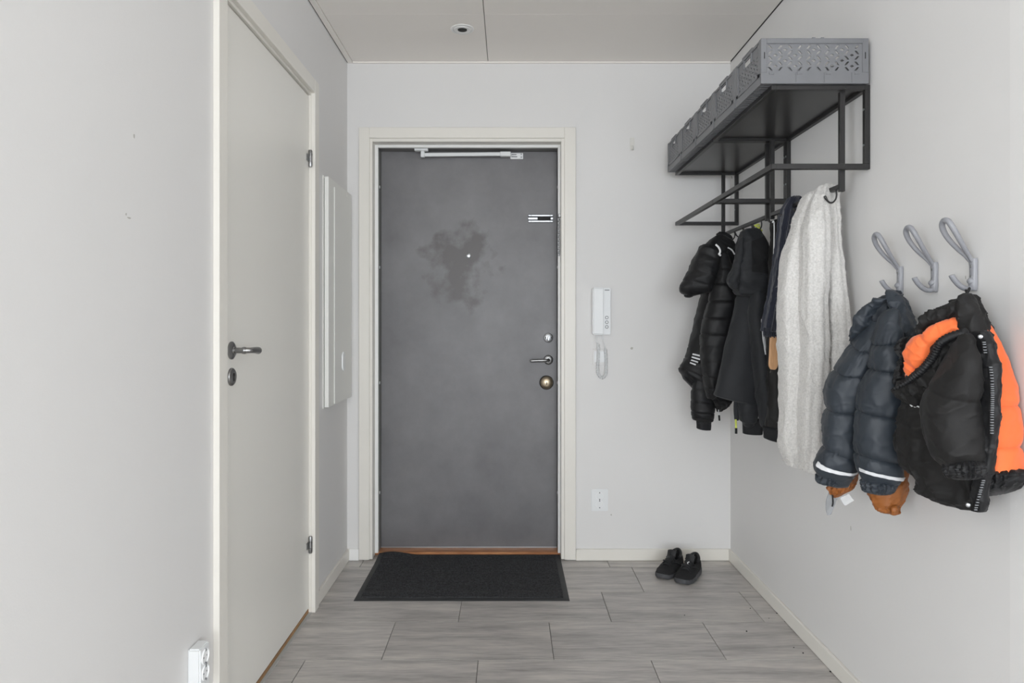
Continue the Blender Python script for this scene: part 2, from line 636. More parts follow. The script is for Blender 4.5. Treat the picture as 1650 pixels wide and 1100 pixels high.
# lever handle
x, z = D(883.5, 579.5)
MB().lathe((x, YL, z), (0, -1, 0), [(-0.001, 0.025), (0.005, 0.025), (0.009, 0.020), (0.009, 0.004)], 28).build('handle_rose', STEEL, leaf, smooth=True)
pts = smoothpath([(x, YL - 0.004, z), (x, YL - 0.030, z), (x - 0.006, YL - 0.045, z), (x - 0.030, YL - 0.050, z - 0.001), (x - 0.070, YL - 0.048, z - 0.002), (x - 0.097, YL - 0.046, z - 0.004)])
MB().tube(pts, [0.0085] * 12 + [0.008] * (len(pts) - 14) + [0.007, 0.005], 12).build('handle', STEEL, leaf, smooth=True)
# domed cylinder cover
x, z = D(880.5, 616)
MB().lathe((x, YL, z), (0, -1, 0), [(-0.001, 0.037), (0.005, 0.037), (0.007, 0.035)], 32).build('cylinder_collar', DARK, leaf, smooth=True)
MB().lathe((x, YL - 0.006, z), (0, -1, 0), [(0, 0.0335), (0.006, 0.033), (0.014, 0.028), (0.019, 0.018), (0.021, 0.004)], 32).build('cylinder_dome', BRASS, leaf, smooth=True)
B(x - 0.002, x + 0.002, YL - 0.029, YL - 0.026, z - 0.010, z + 0.004).build('keyhole', DARK, leaf)
# security chain slide: back plate, two rails, slot
x0, z0 = D(851, 358.5)
x1, z1 = D(891, 346)
hh = (z1 - z0)
B(x0, x1, YL - 0.003, YL, z0 + 0.001, z1 - 0.001).build('chain_slide_plate', DARK, leaf)
B(x0, x1, YL - 0.010, YL - 0.002, z0, z0 + hh * 0.25).build('chain_slide_rail', CHROME, leaf, bevel=0.002)
B(x0, x1, YL - 0.010, YL - 0.002, z1 - hh * 0.25, z1).build('chain_slide_rail', CHROME, leaf, bevel=0.002)
B(x0, x0 + (x1 - x0) * 0.38, YL - 0.008, YL - 0.002, z0 + hh * 0.36, z1 - hh * 0.36).build('chain_slide_rail', CHROME, leaf, bevel=0.001)
B(x0 + (x1 - x0) * 0.9, x1, YL - 0.008, YL - 0.002, z0 + hh * 0.36, z1 - hh * 0.36).build('chain_slide_rail', CHROME, leaf, bevel=0.001)
for q in (0.12, 0.88):
    for zz in (z0 + hh * 0.12, z1 - hh * 0.12):
        MB().lathe((x0 + (x1 - x0) * q, YL - 0.010, zz), (0, -1, 0), [(0, 0.003), (0.001, 0.003), (0.0012, 0.002)], 10).build('screw', STEEL, leaf)
# chain hanging on the stop
ck = P(900.5, 346, YB + 0.050)
ce_ = B(ck.x - 0.004, ck.x + 0.010, YB + 0.036, YB + 0.056, ck.z - 0.014, ck.z + 0.004).build('chain_plate', STEEL, d1, bevel=0.002)
zc = ck.z - 0.004
for i in range(20):
    m = MB()
    ring = []
    for q in range(13):
        a = 2 * PI * q / 12
        u_, v_ = 0.0048 * math.cos(a), 0.0075 * math.sin(a)
        t_ = 0.55 if i % 2 else -0.75
        ring.append((ck.x + u_ * math.cos(t_), YB + 0.045 + u_ * math.sin(t_), zc - 0.0075 + v_))
    m.tube(ring, 0.0015, 6).build('chain_link', CHROME, d1, smooth=True)
    zc -= 0.0100
# door limiter arm at the top
p = P(690, 237, YL - 0.06)
x0 = P(668, 0, YL - 0.05).x
x1 = P(690, 0, YL - 0.05).x
zt = P(0, 237, YL - 0.05).z
B(x0, x1, YL - 0.062, YL - 0.030, zt - 0.020, zt + 0.008).build('limiter_bracket', WHITE, d1, bevel=0.002)
arm = MB()
xa, za = P(682, 249.5, YL - 0.04).x, P(682, 249.5, YL - 0.04).z
xb = P(806, 249, YL - 0.035).x
zb = za + 0.004
arm.box(xa - 0.012, xa + 0.008, YL - 0.052, YL - 0.030, za - 0.013, za + 0.018)
arm.add([(xa, YL - 0.046, za - 0.009), (xb, YL - 0.046, zb - 0.009), (xb, YL - 0.030, zb - 0.009), (xa, YL - 0.030, za - 0.009),
         (xa, YL - 0.046, za + 0.009), (xb, YL - 0.046, zb + 0.009), (xb, YL - 0.030, zb + 0.009), (xa, YL - 0.030, za + 0.009)],
        [(0, 3, 2, 1), (4, 5, 6, 7), (0, 1, 5, 4), (1, 2, 6, 5), (2, 3, 7, 6), (3, 0, 4, 7)])
arm.build('limiter_arm', WHITE, d1, bevel=0.0015)
xc = P(823, 0, YL - 0.03).x
B(xb, xc, YL - 0.050, YL - 0.020, zb - 0.012, zb + 0.012).build('limiter_sleeve', WHITE, d1, bevel=0.002)
xd = P(843, 0, YL - 0.01).x
lp = B(xc - 0.002, xd, YL - 0.010, YL, zb - 0.018, zb + 0.014).build('limiter_plate', WHITE2, leaf, bevel=0.002)
B(xc + 0.004, xc + 0.034, YL - 0.0115, YL - 0.009, zb - 0.008, zb - 0.005).build('limiter_slot', DARK, leaf)
B(xc + 0.004, xc + 0.030, YL - 0.0115, YL - 0.009, zb + 0.003, zb + 0.006).build('limiter_slot', DARK, leaf)
for zz in (zb - 0.009, zb + 0.006):
    MB().lathe((xd - 0.010, YL - 0.010, zz), (0, -1, 0), [(0, 0.0045), (0.002, 0.0045), (0.003, 0.003)], 12).build('screw', CHROME, leaf, smooth=True)
# small jamb plugs
for py in (300, 430, 617, 795):
    for px in (612, 897.5):
        q = P(px, py, YB + 0.085)
        sg = 1 if px < 700 else -1
        MB().lathe((sx0 - 0.003 if sg > 0 else sx1 + 0.003, YB + 0.105, q.z), (sg, 0, 0), [(0, 0.008), (0.003, 0.008), (0.004, 0.006)], 10).build('frame_plug', WHITE, d1, smooth=True)

# ================================================================== INNER DOOR (left wall)
d2 = struct(empty('door_2', (XL, (LY0 + LY1) / 2, 0)))
XC = XL + 0.0175
B(XL, XC, 1.844, 1.900, 0.001, 2.136 + 0.056).build('casing', TRIM, d2, bevel=0.0015)
B(XL, XC, 2.755, 2.811, 0.001, 2.136 + 0.056).build('casing', TRIM, d2, bevel=0.0015)
B(XL, XC - 0.0005, 1.9002, 2.7548, 2.136, 2.136 + 0.056).build('casing', TRIM, d2, bevel=0.0015)
XLF = -0.8235
fr = MB()
fr.box(XL - T, XL + 0.001, LY0 - 0.003, 1.905, 0.001, LZ1)
fr.box(XL - T, XL + 0.001, 2.753, LY1 + 0.003, 0.001, LZ1)
fr.box(XL - T, XL + 0.001, 1.905, 2.753, 2.126, LZ1 + 0.003)
fr.build('frame', TRIM, d2)
leaf2 = B(XLF - 0.04, XLF, 1.908, 2.750, 0.022, 2.1225).build('door_leaf', LEAFW, d2, bevel=0.0015)
B(XL - T, XLF - 0.002, 1.905, 2.753, 0.0, 0.017).build('threshold', RAWW, d2)
B(XLF - 0.001, XLF + 0.010, 1.900, 2.756, -0.001, 0.004).build('sealant_strip', SEAL, d2)
for hz in (P(0, 256, 2.75).z, P(0, 877, 2.75).z):
    hg = MB()
    hg.lathe((XLF + 0.008, 2.746, hz - 0.034), (0, 0, 1), [(0, 0.0065), (0.004, 0.0078), (0.021, 0.0078), (0.0215, 0.006)], 14)
    hg.lathe((XLF + 0.008, 2.746, hz - 0.012), (0, 0, 1), [(0, 0.0078), (0.026, 0.0078)], 14)
    hg.lathe((XLF + 0.008, 2.746, hz + 0.0145), (0, 0, 1), [(0, 0.006), (0.0005, 0.0078), (0.017, 0.0078), (0.021, 0.006)], 14)
    hg.box(XLF - 0.001, XLF + 0.004, 2.715, 2.746, hz - 0.012, hz + 0.014)
    hg.build('hinge', STEEL, d2, smooth=True)
hy = 1.982
hz = 1.1105
MB().lathe((XLF, hy, hz), (1, 0, 0), [(-0.001, 0.0265), (0.004, 0.0265), (0.008, 0.021), (0.0085, 0.012), (0.013, 0.011)], 28).build('handle_rose', STEEL, leaf2, smooth=True)
pts = smoothpath([(XLF + 0.006, hy, hz), (XLF + 0.040, hy, hz), (XLF + 0.054, hy + 0.006, hz), (XLF + 0.057, hy + 0.020, hz), (XLF + 0.056, hy + 0.045, hz - 0.001), (XLF + 0.054, hy + 0.070, hz - 0.003)])
MB().tube(pts, [0.0085] * 14 + [0.0085 + 0.003 * i / (len(pts) - 14) for i in range(len(pts) - 14)], 14).build('handle', STEEL, leaf2, smooth=True)
MB().lathe((XLF + 0.034, hy, hz), (1, 0, 0), [(0, 0.0098), (0.003, 0.0105), (0.008, 0.0105), (0.010, 0.0095)], 16).build('handle_collar', STEEL, leaf2, smooth=True)
kz = 1.0325
MB().lathe((XLF, hy, kz), (1, 0, 0), [(-0.001, 0.0265), (0.004, 0.0265), (0.008, 0.022), (0.0085, 0.010)], 28).build('key_rose', STEEL, leaf2, smooth=True)
MB().lathe((XLF + 0.008, hy, kz + 0.006), (1, 0, 0), [(0, 0.0055), (0.002, 0.005)], 14).build('key_cylinder', DARK, leaf2, smooth=True)
B(XLF + 0.0075, XLF + 0.0095, hy - 0.0022, hy + 0.0022, kz - 0.012, kz + 0.004).build('keyhole', DARK, leaf2)

# ================================================================== ELECTRICAL CABINET (left wall, far end)
cy0, cy1, cz0, cz1 = 2.930, 3.350, 0.822, 1.832
cb = empty('cabinet', (XL, (cy0 + cy1) / 2, cz0))
B(XL, XL + 0.004, cy0 - 0.003, cy1 + 0.003, cz0 - 0.004, cz1 + 0.004).build('flange', CABW, cb)
B(XL + 0.006, XL + 0.025, cy0, cy1, cz0, cz1).build('frame', CABW, cb, bevel=0.0015)
B(XL + 0.004, XL + 0.006, cy0 + 0.006, cy1 - 0.006, cz0 + 0.006, cz1 - 0.006).build('gasket', DARK, cb)
dr = B(XL + 0.0255, XL + 0.030, cy0 + 0.085, cy1 - 0.096, cz0 + 0.006, cz1 - 0.030).build('cabinet_door', CABW, cb, bevel=0.0015)
B(XL + 0.025, XL + 0.027, cy1 - 0.094, cy1 - 0.002, cz0 + 0.001, cz1 - 0.006).build('side_rail', CABW, cb, bevel=0.001)
zl0, zl1 = P(0, 599, 3.13).z, P(0, 567, 3.13).z
lt = MB()
oc = []
for i in range(24):
    a = 2 * PI * i / 24
    oc.append((0.026 * math.cos(a), 0.026 * math.sin(a) + (((zl1 - zl0) / 2 - 0.026) * (1 if math.sin(a) > 0 else -1))))
yy, zz = 3.165, (zl0 + zl1) / 2
lt.add([(XL + 0.029, yy + a, zz + b) for a, b in oc] + [(XL + 0.036, yy + a * 0.9, zz + b * 0.95) for a, b in oc],
       [tuple(range(24, 48))] + [(i, (i + 1) % 24, 24 + (i + 1) % 24, 24 + i) for i in range(24)])
lt.build('latch', WHITE, dr, bevel=0.001)
B(XL + 0.0302, XL + 0.0365, 3.160, 3.170, zz - 0.022, zz + 0.022).build('latch_grip', CABW, dr, bevel=0.002)
tag(cb, 'tall flat white electrical cabinet on the wall beside the entrance door', 'cabinet')

# ================================================================== CEILING DOWNLIGHT
dl = empty('downlight', (-0.21, 2.986, ZC))
MB().lathe((-0.21, 2.986, ZC + 0.001), (0, 0, -1), [(0, 0.052), (0.003, 0.052), (0.005, 0.048), (0.0045, 0.042), (0.001, 0.040), (0.0008, 0.02)], 36).build('trim_ring', TRIMW, dl, smooth=True)
MB().lathe((-0.21, 2.986, ZC + 0.001), (0, 0, -1), [(0, 0.039), (0.006, 0.037), (0.0068, 0.034), (0.0065, 0.024), (0.002, 0.020), (0.0018, 0.005)], 36).build('tilt_ring', TRIMW, dl, smooth=True)
MB().lathe((-0.21, 2.986, ZC), (0, 0, -1), [(0, 0.0205), (0.0045, 0.0205), (0.0052, 0.016), (0.0052, 0.002)], 24).build('lamp', DARK, dl, smooth=True)
tag(dl, 'small round white recessed downlight in the ceiling, unlit', 'ceiling light')

# ================================================================== DOORMAT
mx0, mx1, my0, my1 = -0.668, 0.258, 2.872, 3.436


def mat_z(x, y):
    """the far edge climbs onto the threshold, the far-left corner lifts"""
    t = max(0.0, min(1.0, (y - 3.36) / 0.085))
    z = 0.003 * (t * t * (3 - 2 * t))
    a = max(0.0, 1 - math.hypot((x - (mx0 + 0.07)) / 0.14, (y - my1) / 0.16))
    return z + 0.016 * a * a * (3 - 2 * a)


dm = empty('doormat', ((mx0 + mx1) / 2, (my0 + my1) / 2, 0))
m = MB()
nx, ny = 60, 60
vs, fs = [], []
for layer in (0, 1):
    for j in range(ny + 1):
        for i in range(nx + 1):
            x = mx0 + (mx1 - mx0) * i / nx
            y = my0 + (my1 - my0) * j / ny
            edge = min(x - mx0, mx1 - x, y - my0, my1 - y)
            th = 0.0015 + 0.003 * min(1, edge / 0.012)
            vs.append((x, y, 0.0006 + mat_z(x, y) + (th if layer else 0)))
L0 = (nx + 1) * (ny + 1)
for j in range(ny):
    for i in range(nx):
        a = j * (nx + 1) + i
        fs.append((a + L0, a + 1 + L0, a + nx + 2 + L0, a + nx + 1 + L0))
        fs.append((a, a + nx + 1, a + nx + 2, a + 1))
per = [i for i in range(nx + 1)] + [j * (nx + 1) + nx for j in range(1, ny + 1)] + [ny * (nx + 1) + i for i in range(nx - 1, -1, -1)] + [j * (nx + 1) for j in range(ny - 1, 0, -1)]
for i in range(len(per)):
    a, b = per[i], per[(i + 1) % len(per)]
    fs.append((a, b, b + L0, a + L0))
m.add(vs, fs).build('rubber_border', RUBBER, dm, smooth=True)
NR = 27
ca, cb_, cc, cd = mx0 + 0.026, mx1 - 0.026, my0 + 0.022, my1 - 0.022
pit = (cd - cc) / NR
for r in range(NR):
    m = MB()
    n = 90
    vs, fs = [], []
    prof = [(0.04, 0.0), (0.14, 0.0042), (0.34, 0.0058), (0.62, 0.0056), (0.80, 0.0038), (0.90, 0.0)]
    for i in range(n + 1):
        x = ca + (cb_ - ca) * i / n
        for (t_, h_) in prof:
            y = cc + pit * (r + t_)
            jit = (noise.noise(Vector((x * 90, r * 3.1, t_ * 5))) * 0.0010) if 0 < h_ else 0
            vs.append((x, y + jit, mat_z(x, y) + 0.0046 + h_ + jit))
    q = len(prof)
    for i in range(n):
        for k_ in range(q - 1):
            fs.append((i * q + k_, (i + 1) * q + k_, (i + 1) * q + k_ + 1, i * q + k_ + 1))
    fs.append(tuple(range(q)))
    fs.append(tuple(n * q + k_ for k_ in range(q)))
    m.add(vs, fs).build('carpet_rib', CARPET, dm, smooth=True)
tag(dm, 'black ribbed doormat with rubber border in front of the entrance door', 'doormat')

# ================================================================== INTERCOM, COVER PLATE, SOCKETS, SMALL HOOKS
S = F / YB


def BW(px, py):
    p = P(px, py, YB)
    return p.x, p.z


x0, z1 = BW(953.4, 464)
x1, z0 = BW(982.9, 538.7)
ic = empty('door_intercom', ((x0 + x1) / 2, YB, z0))
B(x0 + 0.002, x1, YB - 0.026, YB, z0, z1).build('base', WHITE, ic, bevel=0.004, seg=2)
xs_ = x0 + (x1 - x0) * 0.64
B(x0, xs_ - 0.001, YB - 0.044, YB - 0.0265, z0 - 0.001, z1 + 0.001).build('handset', WHITE, ic, bevel=0.006, seg=3)
for py in (511.5, 519, 526.5):
    bx, bz = BW(976.5, py)
    b_ = MB().lathe((bx, YB - 0.025, bz), (0, -1, 0), [(0, 0.0085), (0.003, 0.0085), (0.0032, 0.0065)], 20).build('button_ring', GREYP, ic, smooth=True)
    MB().lathe((bx, YB - 0.028, bz), (0, -1, 0), [(0, 0.0058), (0.0018, 0.0055), (0.002, 0.003)], 16).build('button', WHITE, ic, smooth=True)
bx, bz = BW(977, 467.6)
B(bx - 0.012, bx + 0.012, YB - 0.0268, YB - 0.0255, bz - 0.0022, bz + 0.0022).build('name_strip', GREYP, ic)
cl = [(962, 538), (961.5, 545), (960.5, 549), (964, 556), (964, 575), (963, 592), (964, 602), (969, 608), (974, 606), (977, 598), (976.5, 575), (974.5, 556), (971.5, 546), (971, 538)]
path = smoothpath([P(a, b, YB - 0.020) for a, b in cl], 130)
co = []
acc = 0
for i, p in enumerate(path):
    if i:
        acc += (p - path[i - 1]).length
    t = (path[min(i + 1, len(path) - 1)] - path[max(i - 1, 0)]).normalized()
    u = t.cross(Vector((0, 1, 0))).normalized()
    f_ = min(1, max(0, (i - 330) / 60)) * min(1, max(0, (len(path) - 270 - i) / 60))
    a = acc * 2 * PI / 0.0074
    co.append(p + (u * math.cos(a) + Vector((0, 1, 0)) * math.sin(a)) * 0.0072 * f_)
fine = []
for i in range(len(co) - 1):
    fine += [co[i]]
fine.append(co[-1])
MB().tube(fine, 0.0018, 5).build('coiled_cord', WHITE, ic, smooth=True)
tag(ic, 'white wall intercom handset with coiled cord and three buttons', 'intercom')

x0, z1 = BW(954.5, 562)
x1, z0 = BW(979, 588)
jx = empty('cover_plate', ((x0 + x1) / 2, YB, z0))
B(x0, x1, YB - 0.004, YB, z0, z1).build('plate', WALL, jx, bevel=0.0015)
a0, b1 = BW(957.2, 565.5)
a1, b0 = BW(976, 583.5)
B(a0, a1, YB - 0.0055, YB - 0.003, b0, b1).build('insert', WHITE, jx, bevel=0.001)
tag(jx, 'small square white cover plate behind the coiled intercom cord', 'cover plate')


def socket_face(mk, e, m_plate=WHITE):
    """two round outlets; mk(u, v, w) maps plate coords (right, up, out) to the world"""
    for v in (0.0205, -0.0205):
        ax = mk(0, 0, 1) - mk(0, 0, 0)
        c0 = mk(0, v, 0.0)
        rg = MB().lathe(c0 + ax * 0.006, ax, [(0, 0.0195), (0.0035, 0.0195), (0.0035, 0.0175), (0.001, 0.0165), (0.001, 0.002)], 28).build('outlet', WHITE2, e, smooth=True)
        for dv in (0.0168, -0.0168):
            q = mk(0, v + dv, 0.0075)
            MB().lathe(q, ax, [(0, 0.0034), (0.0026, 0.0032), (0.0028, 0.001)], 10).build('earth_clip', GREYP, e, smooth=True)
        for du in (-0.0085, 0.0085):
            q = mk(du, v, 0.0068)
            MB().lathe(q, ax, [(0, 0.0022), (0.0006, 0.0022)], 10).build('pin_hole', GREYP, e)


x0, z1 = BW(952.2, 787.5)
x1, z0 = BW(979.5, 822.5)
sk = empty('wall_socket', ((x0 + x1) / 2, YB, z0))
B(x0, x1, YB - 0.008, YB, z0, z1).build('plate', WHITE, sk, bevel=0.003, seg=2)
socket_face(lambda u, v, w_: Vector(((x0 + x1) / 2 + u, YB - w_, (z0 + z1) / 2 + v)), sk)
tag(sk, 'white double socket low on the wall right of the entrance door', 'socket')

# surface-mounted socket on the near left wall
sy0, sy1 = 1.698, 1.752
xf = XL + 0.032
zs1 = 0.364
s2 = empty('wall_socket', (XL, (sy0 + sy1) / 2, zs1 - 0.13))
B(XL, xf, sy0, sy1, zs1 - 0.13, zs1).build('box', WHITE, s2, bevel=0.004, seg=2)
socket_face(lambda u, v, w_: Vector((xf - 0.006 + w_, (sy0 + sy1) / 2 + u, zs1 - 0.0505 + v)), s2)
tag(s2, 'chunky surface-mounted white double socket beside the white door casing', 'socket')

hx, hz0 = BW(1018.5, 242)
_, hz1 = BW(1018.5, 222)
h = empty('adhesive_hook', (hx, YB, hz0))
B(hx - 0.011, hx + 0.011, YB - 0.003, YB, hz0, hz1).build('pad', TRANSH, h, bevel=0.001)
MB().tube(smoothpath([(hx, YB - 0.003, hz0 + 0.022), (hx, YB - 0.006, hz0 + 0.006), (hx, YB - 0.016, hz0 + 0.003), (hx, YB - 0.020, hz0 + 0.013)]), 0.005, 8).build('prong', TRANSH, h, smooth=True)
tag(h, 'tiny translucent adhesive hook stuck high on the back wall', 'hook')
q = P(1180, 284, YB - 0.01)
h = empty('wire_hook', (q.x, YB, q.z - 0.02))
MB().tube(smoothpath([(q.x + 0.006, YB - 0.003, q.z + 0.016), (q.x + 0.006, YB - 0.004, q.z - 0.010), (q.x + 0.001, YB - 0.016, q.z - 0.020), (q.x - 0.006, YB - 0.024, q.z - 0.012), (q.x - 0.009, YB - 0.026, q.z - 0.002)]), 0.0022, 8).build('wire', STEEL, h, smooth=True)
B(q.x, q.x + 0.012, YB - 0.003, YB, q.z + 0.000, q.z + 0.018).build('pad', TRANSH, h, bevel=0.001)
tag(h, 'small metal wire hook on the wall behind the black rack', 'hook')

# ================================================================== COAT RACK (two modules)
RZ1, RZ0 = 1.924, 1.909
XF = 0.806


def rack(y0, y1, label):
    e = empty('coat_rack', (XR, (y0 + y1) / 2, 1.60))
    b = 0.016

    def bar(n, *a):
        return B(*a).build(n, BLKM, e, bevel=0.001)
    bar('frame_bar', XF, XF + b, y0, y1, RZ0, RZ1)
    bar('frame_bar', XR - b - 0.001, XR - 0.001, y0, y1, RZ0, RZ1)
    bar('frame_bar', XF + b, XR - b - 0.001, y0, y0 + b, RZ0, RZ1)
    bar('frame_bar', XF + b, XR - b - 0.001, y1 - b, y1, RZ0, RZ1)
    B(XF + b, XR - b - 0.001, y0 + b, y1 - b, RZ1 - 0.004, RZ1 - 0.001).build('shelf_panel', BLKP, e)
    bar('front_rail', XF, XF + b, y0, y1, 1.665, 1.682)
    for yy in (y0, y1 - b):
        bar('side_rail', XF + b, XR - 0.001, yy, yy + b, 1.665, 1.682)
        bar('wall_post', XR - b - 0.001, XR - 0.001, yy, yy + b, 1.682, RZ0)
        yo = yy + b if yy == y0 else yy - 0.014
        bar('drop_post', 1.025, 1.041, yo, yo + 0.014, 1.600, RZ0)
        for zz in (RZ0 + 0.007, 1.6735):
            MB().lathe((1.033, yy, zz), (0, -1, 0), [(0, 0.004), (0.0015, 0.004), (0.002, 0.002)], 10).build('bolt', BLKM, e, smooth=True)
        for zz in (1.74, 1.85):
            MB().lathe((XR - b - 0.001, yy + b / 2, zz), (-1, 0, 0), [(0, 0.004), (0.002, 0.004), (0.003, 0.002)], 10).build('screw', CHROME, e, smooth=True)
    bar('hook_rail', 1.025, 1.041, y0 + b + 0.014, y1 - b - 0.014, 1.610, 1.624)
    n = 5
    for i in range(n):
        yy = y1 - 0.075 - i * 0.109 if y0 > 2.5 else y1 - 0.075 - i * 0.1160
        x = 1.033
        pts = smoothpath([(x, yy, 1.612), (x + 0.002, yy, 1.597), (x - 0.001, yy, 1.583), (x - 0.010, yy, 1.573), (x - 0.020, yy, 1.573), (x - 0.029, yy, 1.581), (x - 0.036, yy, 1.594)], 4)
        MB().tube(pts, [0.0028] * (len(pts) - 5) + [0.0034, 0.0042, 0.0044, 0.0042, 0.003], 8).build('hook', BLKM, e, smooth=True)
    tag(e, label, 'coat rack')
    return e


rack(2.062, 2.660, 'black metal hat rack with the light grey scarf hanging from it')
rack(2.662, 3.262, 'black metal hat rack in the corner, with the black quilted jacket on its hooks')

# ================================================================== FOLDING CRATES


def panel_mesh(W_, H_, th, holes):
    """flat panel 0..W x 0..H with holes (lists of points), extruded to thickness th; returned as verts/faces in (u, v, w)"""
    bm = bmesh.new()
    eds = []
    for loop in [[(0, 0), (W_, 0), (W_, H_), (0, H_)]] + holes:
        vs = [bm.verts.new((a, b, 0)) for a, b in loop]
        for i in range(len(vs)):
            eds.append(bm.edges.new((vs[i], vs[(i + 1) % len(vs)])))
    r = bmesh.ops.triangle_fill(bm, use_beauty=True, use_dissolve=False, edges=eds)
    faces = [f for f in r['geom'] if isinstance(f, bmesh.types.BMFace)]

    def inside(c, loop):
        k_ = False
        for i in range(len(loop)):
            (xa, ya), (xb, yb) = loop[i], loop[i - 1]
            if (ya > c[1]) != (yb > c[1]) and c[0] < (xb - xa) * (c[1] - ya) / (yb - ya) + xa:
                k_ = not k_
        return k_
    kill = [f for f in faces if any(inside(f.calc_center_median(), h_) for h_ in holes)]
    bmesh.ops.delete(bm, geom=kill, context='FACES_ONLY')
    faces = list(bm.faces)
    ex = bmesh.ops.extrude_face_region(bm, geom=faces)
    for g_ in ex['geom']:
        if isinstance(g_, bmesh.types.BMVert):
            g_.co.z += th
    bm.verts.ensure_lookup_table()
    bm.verts.index_update()
    V = [tuple(v.co) for v in bm.verts]
    Fc = [tuple(v.index for v in f.verts) for f in bm.faces]
    bm.free()
    return V, Fc


def lattice(groups, rows_, cx, cy, ru, u0, v0, par=0):
    """slits and diamonds; groups: list of (first column position, number of slit columns, parity)"""
    hs = []
    for (uc, n, pr) in groups:
        for c in range(n):
            for r in range(rows_):
                x = u0 + uc + c * cx
                y_ = v0 - r * cy
                s = 1 if (c + r + pr) % 2 == 0 else -1       # 1 = backslash
                dx, dy, t = ru * 0.235, ru * 0.29, ru * 0.175
                pts = [(x - s * dx - t, y_ + dy), (x - s * dx + t, y_ + dy), (x + s * dx + t, y_ - dy), (x + s * dx - t, y_ - dy)]
                hs.append(pts)
                if c < n - 1 and r < rows_ - 1 and (c + r + pr) % 2 == 1:
                    mx_, my_ = x + cx / 2, y_ - cy / 2
                    a, b = ru * 0.38, ru * 0.22
                    hs.append([(mx_ - a, my_), (mx_, my_ + b), (mx_ + a, my_), (mx_, my_ - b)])
    return hs


CW, CD, CH = 0.330, 0.2405, 0.139     # across the shelf, along the shelf, height
cx0, cz0c = XF - 0.036, RZ1 + 0.0005


